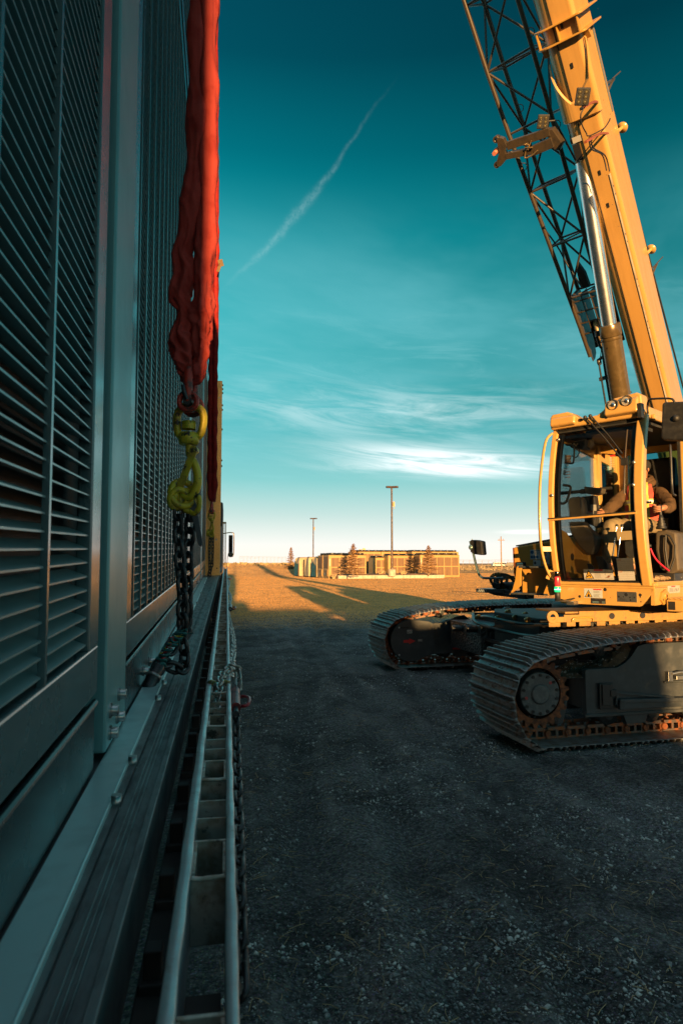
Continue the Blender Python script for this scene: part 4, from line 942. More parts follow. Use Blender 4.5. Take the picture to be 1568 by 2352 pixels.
# ---- tracks
LOOP=[(0,0),(.3,0),(5.1,0),(5.45,.04),(5.68,.22),(5.78,.5),(5.66,.78),(5.35,.93),(4.5,1.0),(3.4,1.035),(2.3,1.04),(1.4,1.02),(.67,.97),(.33,.92),(.02,.87),(-.13,.80),(-.24,.67),(-.295,.50),(-.285,.33),(-.22,.17),(-.12,.06)]
def loop_points(pitch):
    L=[V((a,0,b)) for a,b in LOOP]; k=len(L); acc=[0]
    for i in range(k): acc.append(acc[-1]+(L[(i+1)%k]-L[i]).length)
    n=round(acc[-1]/pitch); out=[]
    def at(s):
        s%=acc[-1]
        for i in range(k):
            if s<=acc[i+1]: return L[i].lerp(L[(i+1)%k],(s-acc[i])/(acc[i+1]-acc[i]))
    return [at(acc[-1]*i/n) for i in range(n)]
PTS=loop_points(.205)
shoe_me=None
def shoe_mesh():
    g=G(); W=.90; p=.205
    # cross-section along travel (x), outward is +z ; three grousers
    sec=[(-.112,-.012),(.112,-.012),(.112,.0),(.098,.040),(.086,.041),(.078,.002),(.030,.002),(.024,.038),(.013,.038),(.006,.002),(-.044,.002),(-.050,.038),(-.061,.038),(-.069,.001),(-.112,.0)]
    sec=[(a,b-.041) for a,b in sec]
    ys=[0,.018,.05,W-.05,W-.018,W]; sc_=[.35,.8,1,1,.8,.35]
    vs=[];n=len(sec)
    for y,s_ in zip(ys,sc_):
        for a,b in sec: vs.append((a,y,-.053+(b+.053)*s_ if b>-.045 else b))
    fs=[tuple(range(n)),tuple(range(len(vs)-n,len(vs)))[::-1]]
    for j in range(len(ys)-1):
        for i in range(n): fs.append((j*n+i,(j+1)*n+i,(j+1)*n+(i+1)%n,j*n+(i+1)%n))
    g.add(vs,fs)
    for yy in (.28,.34,.47,.53):
        for xx in (-.028,.052): g.lathe([(0,.006),(.012,.006),(.013,0)],(xx-.0,yy,-.038),(0,0,1),6)
    return g
def track(y0,s0,label,flip):
    tk_=G(); N=len(PTS)
    # chain links and pins
    for i in range(N):
        a=PTS[i]; b=PTS[(i+1)%N]; d=(b-a).normalized(); nrm=V((-d.z,0,d.x)); 
        if nrm.dot((a+b)/2-V((2.75,0,.5)))<0: nrm=-nrm
        c=(a+b)/2
        for yy in (.27,.50):
            M=frame(c+V((0,yy,0)),d,V((0,1,0)),nrm if d.cross(V((0,1,0))).dot(nrm)>0 else nrm)
            tk_.M=M; tk_.box(-.085,.085,0,.035,-.155,-.125); tk_.box(-.10,-.055,.005,.03,-.128,-.05); tk_.box(.0,.025,.005,.03,-.128,-.05); tk_.box(.07,.10,.0,.035,-.135,-.05); tk_.box(-.10,.10,.0,.035,-.072,-.055)
            if yy<.3: tk_.tube([(-.09,.02,-.10),(-.09,.24,-.10)],.02,8,1)
            tk_.lathe([(0,-.022),(.027,-.022),(.033,-.012),(.033,.03)],(-.09,.0,-.10),(0,1,0),14,1)
        tk_.M=Matrix.Identity(4); tk_.M=Matrix.Identity(4)
    o=tk_.obj('crawler_track',[M_link,M_rust],cr,M=Matrix.Translation((s0,y0,0)),bevel=0)
    o['label']=label
    global shoe_me
    for i in range(N):
        a=PTS[i]; b=PTS[(i+1)%N]; d=(b-a).normalized(); nrm=V((-d.z,0,d.x)); c=(a+b)/2
        if nrm.dot(c-V((2.75,0,.5)))<0: nrm=-nrm
        yv=nrm.cross(d)
        M=frame(c+(V((0,0,0)) if yv.y>0 else V((0,.9,0))),d,yv,nrm)
        if shoe_me is None:
            s=shoe_mesh().obj('track_shoe',M_track,o,bevel=.003,seg=1); shoe_me=s
        else:
            s=shoe_me.copy(); COL.objects.link(s); s.parent=o
        s.matrix_basis=M
    return o
track(0,0,'near crawler track, its right part in sunlight',False); track(4.66,.28,'far crawler track seen side-on with a cover plate',False)
def undercarriage(y0,s0,near):
    T_=Matrix.Translation((s0,y0,0))
    # side frame
    pl=[(.54,.27),(.54,.67),(.56,.685),(.87,.69),(.96,.73),(1.03,.79),(1.10,.88),(1.18,.90),(2.1,.91),(2.2,.80),(3.3,.80),(3.4,.91),(4.6,.88),(4.8,.7),(5.1,.65),(5.1,.27)]
    if not near: pl=[(.86,.22),(.86,.70),(1.1,.72),(1.3,.80),(1.42,.82),(1.55,.72),(2.1,.72),(2.2,.8),(3.3,.80),(3.4,.91),(4.6,.88),(4.8,.7),(5.1,.65),(5.1,.27)]; pl=[(a-s0,b) for a,b in pl]
    g=G(); g.prism(pl,XY,.14,.20); g.prism([(a,b*.9) for a,b in pl],XY,.56,.62); g.box(.6,5.0,.2,.56,.30,.62)
    if near: g.box(.52,2.7,.125,.14,.255,.285); g.box(1.36,2.2,.10,.14,.37,.40); g.box(1.36,2.2,.12,.14,.53,.55)
    fr=g.obj('track_frame',M_char,cr,M=T_,bevel=.006)
    # sprocket + final drive at the front, idler at the rear
    g=G(); c=V((.075,0,.485))
    n=21; teeth=[]
    for i in range(n*4):
        a=2*PI*i/(n*4); r=(.272,.312,.312,.272)[i%4]; teeth.append((c.x+r*math.cos(a),c.z+r*math.sin(a)))
    inner=[(c.x+.225*math.cos(2*PI*i/(n*4)),c.z+.225*math.sin(2*PI*i/(n*4))) for i in range(n*4)]
    g.ring(inner,teeth,XY,.165,.205); g.obj('drive_sprocket',M_rust,fr)
    g=G(); g.lathe([(.255,.35),(.265,.26),(.255,.24),(.235,.24),(.23,.30),(.225,.35)],c,(0,1,0),48,0,closed=True); g.lathe([(.235,.33),(.0,.33)],c,(0,1,0),48); g.lathe([(.215,.36),(.215,.24),(.20,.20),(.198,.14)],c,(0,1,0),48)
    for i in range(24):
        a=2*PI*i/24; g.bolt(c+V((.227*math.cos(a),.24,.227*math.sin(a))),(0,-1,0),.013,.012)
    g.obj('final_drive',M_char,fr)
    g=G(); hc=mat('hub face paint',(.075,.08,.085),.42,.2,(.12,.12,.12),20,col3=(.20,.20,.19),s3=26,lo3=.66,hi3=.7)
    g.lathe([(0,.112),(.075,.112),(.088,.118),(.09,.128),(.185,.128),(.193,.134),(.193,.20)],c,(0,1,0),56)
    for i in range(14):
        a=2*PI*i/14+.2; q=c+V((.168*math.cos(a),.128,.168*math.sin(a))); g.lathe([(0,-.002),(.008,-.002),(.008,-.010),(.015,-.010),(.015,0)],q,(0,1,0),12,1)
    for a in (.75,3.35): g.lathe([(.006,-.003),(.013,-.003),(.013,0)],c+V((.14*math.cos(a),.128,.14*math.sin(a))),(0,1,0),14,2)
    g.obj('hub_cover',[hc,M_satin,M_redink],fr)
    g=G(); g.lathe([(.1,.2),(.40,.24),(.42,.3),(.42,.5),(.40,.56),(.1,.6)],(5.33-s0*.0,0,.49),(0,1,0),40); g.obj('idler_wheel',M_char,fr)
    for k in range(9):
        x=.85+k*.46; g=G(); g.lathe([(0,.235),(.05,.23),(.06,.24),(.062,.26),(.10,.262),(.10,.30),(.085,.31),(.085,.48),(.1,.49),(.1,.53),(0,.53)],(x,0,.245),(0,1,0),22); g.obj('track_roller',M_char,fr)
    for x in (.78,2.75,4.2):
        g=G(); g.lathe([(0,.26),(.03,.258),(.035,.264),(.055,.268),(.058,.276),(.085,.28),(.09,.30),(.09,.50),(0,.5)],(x,0,.86),(0,1,0),26)
        for i in range(6): g.bolt((x+.045*math.cos(i*PI/3),.27,.86+.045*math.sin(i*PI/3)),(0,-1,0),.007,.006)
        g.obj('carrier_roller',M_char,fr)
    # guards between rollers
    for x in (1.05,1.95,2.9,3.8): g=G(); g.prism([(x-.13,.30),(x+.17,.30),(x+.12,.17),(x-.08,.17)],XY,.16,.22); g.obj('roller_guard',M_char,fr,bevel=.004)
    g=G(); g.prism([(.30,.30),(.40,.44),(.37,.30),(.34,.20),(.28,.19)],XY,.2,.26); g.obj('scraper',M_char,fr,bevel=.004)
    # earth lying on the frame
    g=G(); nx_=50;ny_=8;vs=[];fs=[]
    for j in range(ny_+1):
        for i in range(nx_+1):
            x=.30+(2.4)*i/nx_; y=.17+.42*j/ny_; base_=.60+.20*smooth01(x,.7,1.2) if near else .58
            e=min(1,i/6,(nx_-i)/6)*min(1,j/2+.3,(ny_-j)/2)
            vs.append((x,y,base_+e*(.085+.10*noise.noise((x*2.6,y*4,y0))+.03*noise.noise((x*17,y*17,1)))))
    for j in range(ny_):
        for i in range(nx_): fs.append((j*(nx_+1)+i,j*(nx_+1)+i+1,(j+1)*(nx_+1)+i+1,(j+1)*(nx_+1)+i))
    g.add(vs,fs,0,False)
    rr=random.Random(3)
    for k in range(900):
        i=rr.randrange(len(vs)); p=V(vs[i])+V((rr.uniform(-.03,.03),rr.uniform(-.03,.03),rr.uniform(0,.01))); s_=rr.uniform(.003,.012)
        g.add([p+V((s_,0,0)),p+V((0,s_,0)),p+V((-s_,0,0)),p+V((0,-s_,0)),p+V((0,0,s_))],[(0,1,4),(1,2,4),(2,3,4),(3,0,4)],1)
    g.obj('packed_earth',[mat('packed brown earth',(.12,.08,.05),.95,0,(.07,.05,.035),30),mat('loose stone',(.1,.1,.1))],fr)
    return fr
frn=undercarriage(0,0,True); frf=undercarriage(4.66,.28,False)
# near side frame fittings : folding arm, bracket, latch
g=G(); g.box(.68,.78,.09,.14,.36,.55); g.box(.66,.80,.105,.125,.33,.56); g.box(.76,.82,.08,.125,.44,.50); g.obj('bracket',M_satin,frn,bevel=.004)
g=G(); g.bar((.84,.09,.40),(1.62,.07,.385),.06,.035); g.bar((.84,.085,.355),(2.3,.07,.35),.04,.06); g.bar((.82,.10,.47),(1.42,.08,.405),.02,.02); g.bar((.82,.1,.36),(.84,.1,.47),.02,.02); g.obj('folding_arm',M_char,frn,bevel=.004)
g=G(); g.box(1.38,1.43,.09,.14,.55,.64); g.tube([(1.42,.09,.62),(1.5,.08,.635),(1.6,.08,.63)],.014,8); g.box(1.46,1.6,.08,.12,.565,.60); g.obj('latch',M_silver,frn,bevel=.003)
# far side: cover plate with arrow and stickers (in far-track coordinates, origin s=.28)
g=G(); ox=.47-.28; oz=.455; R0=.325
out_=[(ox+R0*math.cos(rad(a)),oz+R0*math.sin(rad(a))) for a in range(78,283,6)]
pl=out_[::1]+[(ox+.12,oz-.315),(ox+.22,oz-.26),(.86-.28,.235),(.86-.28,.70),(ox+.30,.745)]
g.prism(pl,XY,.035,.075); o=g.obj('drive_cover',M_char,frf,bevel=.008)
g=G(); ar=[(-.10,-.022),(-.01,-.022),(-.01,-.045),(.095,.0),(-.01,.045),(-.01,.022),(-.10,.022)]
g.prism([(ox-.02+a,oz-.01+b) for a,b in ar],XY,.031,.0349); g.obj('red_arrow',M_redink,o)
g=G(); g.box(ox-.06,ox+.02,.032,.0349,oz+.11,oz+.165); g.box(ox-.055,ox-.04,.0315,.032,oz+.12,oz+.135,1)
for k in range(3): g.box(ox-.035,ox+.01,.0315,.032,oz+.122+k*.011,oz+.126+k*.011,1)
g.box(ox,ox+.012,.0315,.032,oz+.15,oz+.16,2); g.box(ox+.12,ox+.19,.032,.0349,oz-.015,oz+.015); g.box(ox+.17,ox+.185,.0315,.032,oz-.01,oz+.012,1)
for k in range(3): g.box(ox+.125,ox+.16,.0315,.032,oz-.008+k*.008,oz-.005+k*.008,1)
g.obj('sticker',[M_white,M_ink,M_redink],o)
g=G(); g.prism([(ox-.10+.05*math.cos(a)*1.0+(.03 if math.cos(a)>0 else -.03),oz+.20+.014*math.sin(a)) for a in [2*PI*i/16 for i in range(16)]],XY,.032,.0349); g.obj('grip_slot',M_ink,o)
g=G()
for (a,b) in ((-.19,.20),(-.19,-.22)): g.lathe([(0,.012),(.013,.010),(.016,0)],(ox+a,.035,oz+b),(0,-1,0),16)
g.obj('cover_bolt',M_silver,o)
g=G(); g.box(.95,1.0,.134,.138,.44,.50); g.box(.96,.99,.132,.134,.45,.475,1); g.obj('sticker',[M_bluewhite,M_ink],frf)
g=G(); g.box(.92,1.06,.10,.14,.285,.31); g.obj('red_plug',M_redink,frf,bevel=.006)
g=G()
for k in range(5): g.box(.12+k*.21,.15+k*.21,.20,.24,.10,.115)
g.obj('link_glint',M_silver,frf)

# ---- carbody between the tracks
g=G(); g.box(1.55,2.25,.62,4.8,.40,.86); g.box(3.55,4.25,.62,4.8,.40,.86); g.prism([(1.5,1.5),(4.3,1.5),(4.6,2.1),(4.6,3.3),(4.3,3.9),(1.5,3.9),(1.2,3.3),(1.2,2.1)],FL,.55,.98)
g.lathe([(1.0,.98),(1.05,1.0),(1.05,1.1),(.98,1.12),(0,1.12)],(2.95,2.7,0),(0,0,1),64); g.obj('carbody',M_dark,cr,bevel=.01)
g=G(); g.box(1.15,1.21,1.9,3.5,.56,.6); 
for (y,z) in ((1.2,.72),(1.7,.66),(2.3,.6),(3.6,.7),(4.1,.66)):
    g.tube([(1.35,y,z),(.95,y+.1,z+.02)],.05,14); g.lathe([(0,-.05),(.07,-.05),(.07,.05),(0,.05)],(1.15,y+.05,z+.01),(1,0,0),16)
g.tube(smooth_path([(1.2,1.0,.9),(.95,1.6,.82),(1.0,2.4,.78),(.9,3.2,.84),(1.2,4.0,.9)],6),.022,8)
g.tube(smooth_path([(1.3,1.2,1.0),(1.0,2.0,.92),(.95,3.0,.94),(1.2,3.8,.86)],6),.018,8)
g.obj('hydraulic_fittings',M_satin,cr)
g=G()
for k,(x,y,z) in enumerate(((1.05,2.9,.93),(1.2,2.7,.95),(1.35,2.5,.92),(1.1,2.2,.96),(1.3,3.1,.99),(1.45,2.9,.97),(1.05,3.5,.9))):
    g.lathe([(0,-.03),(.03,-.03),(.035,0),(.03,.03),(0,.03)],(x,y,z),(.3,-1,.2),12); g.tube([(x,y,z),(x+.12,y+.05,z-.03)],.014,8)
g.obj('brass_fittings',mat('brassy fittings',(.28,.19,.07),.35,.6),cr)
# large curved arm with a boss on the far side
g=G(); g.prism([(1.62,.66),(1.62,.95),(1.68,1.0),(1.76,1.0),(1.82,.95),(1.83,.66)],XY,3.9,3.96); g.lathe([(.035,.0),(.06,.0),(.06,.08),(.035,.08)],(1.72,3.85,.91),(0,1,0),20,0,closed=True); g.obj('lug_plate',M_char,cr,bevel=.01)
# diamond plate tool box by the far track
M_dia=bpy.data.materials.new('dark diamond plate'); M_dia.use_nodes=True; nt=M_dia.node_tree; p_=nt.nodes['Principled BSDF']; p_.inputs['Base Color'].default_value=(.10,.105,.11,1); p_.inputs['Metallic'].default_value=.8; p_.inputs['Roughness'].default_value=.35
tc=nd(nt,'ShaderNodeTexCoord'); v_=nd(nt,'ShaderNodeTexVoronoi'); v_.feature='F1'; v_.inputs['Scale'].default_value=28; nt.links.new(tc.outputs['Object'],v_.inputs['Vector']); b_=nd(nt,'ShaderNodeBump'); b_.inputs['Distance'].default_value=.02; nt.links.new(v_.outputs['Distance'],b_.inputs['Height']); nt.links.new(b_.outputs[0],p_.inputs['Normal'])
g=G(); g.box(1.09,1.75,3.5,4.6,.36,.755); g.box(1.075,1.77,3.485,4.6,.755,.77); g.obj('tool_box',M_dia,cr,bevel=.006)
# yellow toothed plate lying above the inner edge of the near track
g=G(); n=17; x0,x1=.62,3.6; top=1.155
for i in range(n):
    a=x0+(x1-x0)*i/n; b=x0+(x1-x0)*(i+1)/n; w_=b-a; t0=1.10+.06*min(1,(a-x0)/.5)
    g.box(a,b,.88,.90,1.045,t0 if i<2 else top)
    g.box(a+(.03 if i%2 else .0),b-.045,.882,.898,1.0,1.045)
g.box(x0+.2,x1,.90,1.5,1.13,1.15); g.lathe([(.03,.0),(.065,.0),(.065,.03),(.03,.03)],(.66,.87,1.10),(0,1,0),28,0,closed=True)
o=g.obj('toothed_plate',M_plate,cr,bevel=.003)
g=G()
for x in (1.35,1.72): g.lathe([(0,.0),(.028,.0),(.032,.008),(0,.008)],(x,.879,1.10),(0,-1,0),20); 
g.obj('plug',M_satin,o)
g=G(); g.tube(smooth_path([(.88,.87,1.05),(.9,.86,1.085),(1.1,.86,1.09),(1.12,.87,1.05)],4),.008,6); g.obj('wire_handle',M_yel,o)

# ---- slewing superstructure
ss=G(); ss.box(-.75,.62,1.75,4.6,1.12,1.40); ss.box(-.6,.5,2.9,5.2,1.40,2.0); ss.prism([(.55,1.15),(4.8,1.15),(4.8,1.6),(.55,1.55)],YZ,.62,.97)
base_o=ss.obj('slewing_platform',M_satin,cr,M=CL,bevel=.01)
g=G(); g.box(.62,.95,2.2,4.9,1.56,2.4); g.obj('machine_housing',M_yel,cr,M=CL,bevel=.03)
g=G(); g.box(-.9,1.2,4.95,5.9,1.1,2.1); g.obj('counterweight',M_char,cr,M=CL,bevel=.05)
# grated step by the door side
g=G(); g.box(1.02,1.42,.18,1.6,1.19,1.30); 
gs=g.obj('step_frame',M_cream,cr,M=CL,bevel=.006)
g=G()
for i in range(8): g.box(1.04+i*.048,1.05+i*.048,.2,1.58,1.302,1.316)
for i in range(24): g.box(1.03,1.41,.2+i*.058,.206+i*.058,1.302,1.312)
g.obj('step_grating',M_cream,gs)
g=G(); g.box(1.04,1.10,.174,.18,1.205,1.285); g.obj('slot',M_ink,gs)

# right-hand deck box seen left of the cab
g=G(); y=1.0
g.prism([(-1.17,1.46),(-1.17,1.855),(-.15,2.0),(-.15,1.36),(-1.05,1.36),(-1.07,1.44)],XY,y,y+1.4)
db=g.obj('deck_box',M_yel,cr,M=CL@Matrix.Translation((.3065,-.5654,.1396))@Matrix.Scale(.9154,4),bevel=.02)
g=G(); g.prism([(-1.15,1.868),(-.16,2.01),(-.16,2.025),(-1.15,1.882)],XY,y+.03,y+1.35); g.obj('deck_grating',M_dia,db)
g=G(); g.bar((-1.16,y+1.36,1.895),(-.2,y+1.36,2.30),.02,.03); g.bar((-1.15,y-.005,1.5),(-1.16,y-.005,1.85),.03,.012); g.obj('edge_trim',M_rust,db)
g=G()
yy=y-.004
def tri(g,cx_,cz,s,y,m,pl=XY): g.prism([(cx_-s,cz-s*.85),(cx_+s,cz-s*.85),(cx_,cz+s*.9)],pl,y,y+.0012,m)
g.box(-.925,-.785,yy,y,1.70,1.82,0);g.box(-.76,-.66,yy,y,1.64,1.82,0);g.box(-.885,-.785,yy,y,1.62,1.69,0)
for (cx_,cz,r) in ((-.90,1.79,.022),(-.905,1.73,.018),(-.868,1.73,.018),(-.83,1.73,.018)): g.lathe([(0,.0012),(r,.0012),(r,0)],(cx_,yy,cz),(0,-1,0),18,1)
for (cx_,cz,r) in ((-.72,1.69,.026),(-.86,1.655,.018)):
    g.lathe([(r-.005,.0012),(r,.0012),(r,.0),(r-.005,0)],(cx_,yy,cz),(0,-1,0),20,2,closed=True); g.bar((cx_-r*.7,yy-.001,cz+r*.7),(cx_+r*.7,yy-.001,cz-r*.7),.001,.004,2); g.box(cx_-.008,cx_+.008,yy-.001,yy,cz-.012,cz+.012,2)
tri(g,-.725,1.775,.032,yy-.001,2); tri(g,-.725,1.772,.024,yy-.002,3)
g.box(-.868,-.79,yy-.001,yy,1.805,1.813,2); 
for k in range(4): g.box(-.868,-.80,yy-.001,yy,1.765+k*.009,1.768+k*.009,4)
for k in range(3): g.box(-.69,-.665,yy-.001,yy,1.70+k*.01,1.704+k*.01,4)
g.obj('safety_labels',[M_bluewhite,M_blueink,M_ink,M_amber,M_greytext],db)
g=G(); g.box(-1.12,-.985,y-.03,y,1.56,1.67); db2=g.obj('connector_block',M_black,db,bevel=.02)
g=G()
for i in range(3):
    for j in range(3): g.box(-1.10+i*.03,-1.08+i*.03,y-.035,y-.03,1.585+j*.027,1.598+j*.027)
g.obj('sockets',M_blueink,db2)
# bent yellow step brackets with blue-grey rungs
for (xo,lab) in ((-1.0,0),(-.62,1)):
    g=G(); pl=[(xo+.03,1.60),(xo+.05,1.62),(xo+.11,1.62),(xo+.09,1.56),(xo+.085,1.38),(xo+.03,1.33),(xo-.02,1.30),(xo-.08,1.26),(xo-.03,1.33),(xo+.01,1.45)] if not lab else [(xo+.12,1.60),(xo+.16,1.60),(xo+.20,1.3),(xo+.10,1.27),(xo+.0,1.27),(xo+.06,1.40)]
    g.prism(pl,XY,y-.26,y-.235); g.obj('step_bracket',M_yel,db,bevel=.004)
g=G(); g.box(-.93,-.52,y-.27,y-.14,1.595,1.618); g.box(-1.05,-.55,y-.27,y-.12,1.268,1.29); g.box(-.97,-.55,y-.13,y-.10,1.29,1.60,1); g.obj('rung',[M_char,M_yel],db,bevel=.004)
# dark outrigger step with strap bundle and mirror
g=G(); y=.95
g.box(-1.72,-1.30,y,y+.3,1.265,1.315); g.prism([(-1.55,1.265),(-1.0,1.265),(-1.0,1.2),(-1.45,1.235)],XY,y+.02,y+.25); g.box(-1.30,-1.0,y+.03,y+.2,1.25,1.30); g.prism([(-1.1,1.3),(-1.0,1.48),(-.98,1.2),(-1.12,1.2)],XY,y+.05,y+.1)
st=g.obj('outrigger_step',mat('dark teal steel',(.055,.065,.07),.4,.3),cr,M=CL,bevel=.006)
g=G()
for k in range(6): g.prism([(-1.71+k*.028,1.275),(-1.70+k*.028,1.275),(-1.685+k*.028,1.305),(-1.695+k*.028,1.305)],XY,y-.002,y-.0005)
g.obj('hazard_stripes',M_bluewhite,st)
g=G(); g.tube([(-1.42,y+.15,1.36),(-1.05,y+.16,1.375)],.045,16); g.tube([(-1.45,y+.1,1.32),(-1.45,y+.1,1.45)],.03,12); g.box(-1.5,-1.38,y+.05,y+.16,1.33,1.39); g.lathe([(0,.0),(.04,.0),(.042,.03)],(-1.46,y+.05,1.36),(0,1,0),20); g.obj('jack_cylinder',M_char,st,bevel=.004)
g=G()
for (cx_,cz,rx,rz,t) in ((-1.44,1.41,.10,.10,.3),(-1.36,1.41,.13,.09,-.2),(-1.28,1.39,.09,.08,.5)):
    pts=[V((cx_+rx*math.cos(a),y+.12+t*.1*math.sin(a*2)+.03*math.cos(a),cz+rz*math.sin(a)*(1 if math.sin(a)>0 else .8))) for a in [2*PI*i/22 for i in range(22)]]
    for i in range(22):
        if rx>.13 and 14<i<19: continue
        g.bar(pts[i],pts[(i+1)%22],.045,.008,up=(0,1,0))
g.obj('strap_bundle',mat('dirty dark webbing',(.05,.045,.035),.85,0,(.16,.11,.03),12),st)
a_=[cab_at(1155,1328,y),cab_at(1120,1328,y),cab_at(1106,1326,y),cab_at(1098,1316,y),cab_at(1092,1295,y),cab_at(1086,1270,y),cab_at(1079,1243,y)]
g=G(); g.tube(smooth_path(a_,4),.0165,10); g.sph(cab_at(1082,1257,y),.04,12); g.tube([cab_at(1079,1238,y)+V((.03,0,.0)),cab_at(1083,1260,y)+V((.02,0,0))],.006,6); ma=g.obj('mirror_arm',M_galv,cr,M=CL)
def quadbox(g,pts,y0,y1,m=0):
    n=len(pts); f=[V((p.x,y0,p.z)) for p in pts]+[V((p.x,y1,p.z)) for p in pts]
    g.add(f,[tuple(range(n)),tuple(range(2*n-1,n-1,-1))]+[(i,n+i,n+(i+1)%n,(i+1)%n) for i in range(n)],m)
mp=[cab_at(*q,y) for q in ((1080,1242),(1083,1240),(1093,1240),(1106,1243),(1109,1274),(1104,1275),(1090,1273),(1081,1268))]
g=G(); quadbox(g,mp,y-.02,y+.09); g.obj('mirror_housing',M_black,ma,bevel=.012)
# ---- operator's cab (cab frame: x to the door side, y to the rear, z up)
def yb(z):    # forward bulge of the windscreen
    return -.165*max(0,1-((z-2.2)/.92)**2)
ZS=[1.42+i*(3.06-1.42)/16 for i in range(17)]
g=G()
# lower pan
pan=[(-.04,1.405),(.97,1.41),(.975,1.40),(.965,1.37),(.85,1.24),(.83,1.232),(.02,1.232),(.0,1.25),(-.045,1.39)]
g.prism(pan,XY,0,.04); g.prism([(-.02,1.38),(.93,1.385),(.83,1.25),(.02,1.25)],XY,.04,1.5)
g.prism([(0,1.25),(-.28+.28,1.25),(0,1.40),(.0,1.43),(1.6,1.47),(1.6,1.33),(.9,1.31),(.35,1.26)],YZ,.945,.985)
cabo=g.obj('cab',M_cream,cr,M=CL,bevel=.012)
g=G(); g.box(-.05,.995,-.035,.03,1.43,1.462); g.box(-.04,.985,-.01,1.55,1.405,1.43); g.box(.955,1.0,.03,1.55,1.43,1.475); g.box(-.05,-.01,.03,1.55,1.43,1.47); g.obj('cab_sill',M_cream,cabo,bevel=.008)
g=G(); g.box(-.02,.96,0,1.5,1.462,1.475); g.obj('cab_floor',M_dark,cabo)
def pillar(xc,w,dep,x_top=None,nm='front_pillar',m_=M_cream,z0=1.44,z1=3.12,off=0):
    g=G(); vs=[];fs=[]; n=20
    for i in range(n+1):
        z=z0+(z1-z0)*i/n; t=i/n; x=xc+((x_top if x_top is not None else xc)-xc)*t; y=yb(z)+off; k=.25
        for a,b in ((0,k),(k*.4,.04),(1-k*.4,.04),(1,k),(1,1),(0,1)): vs.append((x-w/2+w*a,y+dep*b,z))
    for i in range(n):
        for j in range(6): fs.append((i*6+j,(i+1)*6+j,(i+1)*6+(j+1)%6,i*6+(j+1)%6))
    g.add(vs,fs,0,False); g.add(vs[:6],[tuple(range(6))],0); g.add(vs[-6:],[tuple(range(6))[::-1]],0)
    return g.obj(nm,m_,cabo,fix=True,bevel=.008)
pillar(.005,.065,.10,.005); pillar(.925,.095,.085,.915)
# inner black seal frames
pillar(.062,.05,.05,.062,'window_seal',M_black,1.47,3.05,.03); pillar(.856,.05,.05,.85,'window_seal',M_black,1.47,3.05,.03)
# left outer grab loop
g=G(); P=[V((-.02,yb(3.02)-.0,3.04)),V((-.07,yb(2.9)-.03,2.93)),V((-.085,yb(2.5)-.05,2.5)),V((-.085,yb(2.1)-.06,2.05)),V((-.085,yb(1.8)-.05,1.75)),V((-.05,yb(1.55)-.02,1.52)),V((-.01,0,1.46))]
g.tube(smooth_path(P,6),.0165,10,prof=lambda i,t:1+.25*math.cos(2*t)); g.bar((-.085,yb(1.8)-.05,1.80),(-.01,yb(1.8)+.03,1.80),.03,.05); g.bar((-.08,yb(1.55)-.01,1.54),(-.0,yb(1.55)+.03,1.50),.03,.10); g.obj('grab_rail',M_cream,cabo)
# roof with raised headlight bump
g=G(); prof=[(-.02,3.07),(-.025,3.2),(.0,3.235),(.17,3.24),(.22,3.22),(.30,3.16),(.36,3.145),(.50,3.155),(.56,3.19),(.63,3.27),(.68,3.295),(.90,3.315),(.945,3.29),(.955,3.12),(.90,3.07)]
g.prism(prof,XY,-.075,.09); g.prism([(-.02,3.07),(-.02,3.17),(.3,3.15),(.6,3.16),(.95,3.2),(.955,3.08)],XY,.09,1.6); 
g.prism([(-.075,3.08),(-.13,3.10),(-.12,3.18),(-.075,3.2)],YZ,.0,.28); g.prism([(-.075,3.1),(-.14,3.12),(-.12,3.24),(-.075,3.28)],YZ,.60,.93)
rf=g.obj('cab_roof',M_cream,cabo,bevel=.02,seg=3)
for x in (.69,.825):
    z=3.215+(x-.69)*.13; g=G(); g.lathe([(.048,.012),(.055,.0),(.055,-.02),(.048,-.02)],(x,-.13,z),(0,-1,0),28,0,closed=True); g.lathe([(0,-.004),(.047,-.002)],(x,-.13,z),(0,-1,0),24,1); g.lathe([(0,.006),(.018,.004),(.022,0)],(x,-.13,z),(0,-1,0),16,2); g.box(x-.04,x+.04,-.137,-.135,z-.002,z+.002,0)
    g.obj('headlight',[M_black,M_lens,M_chrome],rf)
g=G(); 
for x,z in ((.33,3.13),(.60,3.11),(.86,3.13),(.1,3.1)): g.lathe([(0,.004),(.012,.004),(.012,0)],(x,-.079,z),(0,-1,0),10)
g.obj('roof_fastener',M_black,rf)
# dark headliner and visor inside
g=G(); g.box(.02,.92,-.02,1.5,3.03,3.065); g.box(.06,.86,.10,.4,2.99,3.03); g.obj('headliner',M_dark,cabo)
# windscreen
def sheet(x0,x1,z0,z1,off,n=14,th=0):
    g=G(); vs=[];fs=[]
    for i in range(n+1):
        z=z0+(z1-z0)*i/n
        for x in (x0,x1): vs.append((x,yb(z)+off,z))
    for i in range(n): fs.append((2*i,2*i+1,2*i+3,2*i+2))
    g.add(vs,fs,0,True); return g
sheet(.04,.88,2.125,3.05,.025).obj('windscreen',M_glass,cabo); sheet(.04,.88,1.475,2.10,.025).obj('lower_windscreen',M_glass,cabo)
g=G(); P=[V((x,yb(2.12)+.005-.012*math.sin(PI*(x)/.9),2.105+.03*x)) for x in np.linspace(-.02,.9,12)]
for i in range(11): g.bar(P[i],P[i+1],.025,.022)
g.obj('screen_crossbar',M_cream,cabo)
g=G(); P2=[p+V((0,-.014,.012)) for p in P]; 
for i in range(11): g.bar(P2[i],P2[i+1],.01,.012)
g.obj('screen_rubber',M_black,cabo)
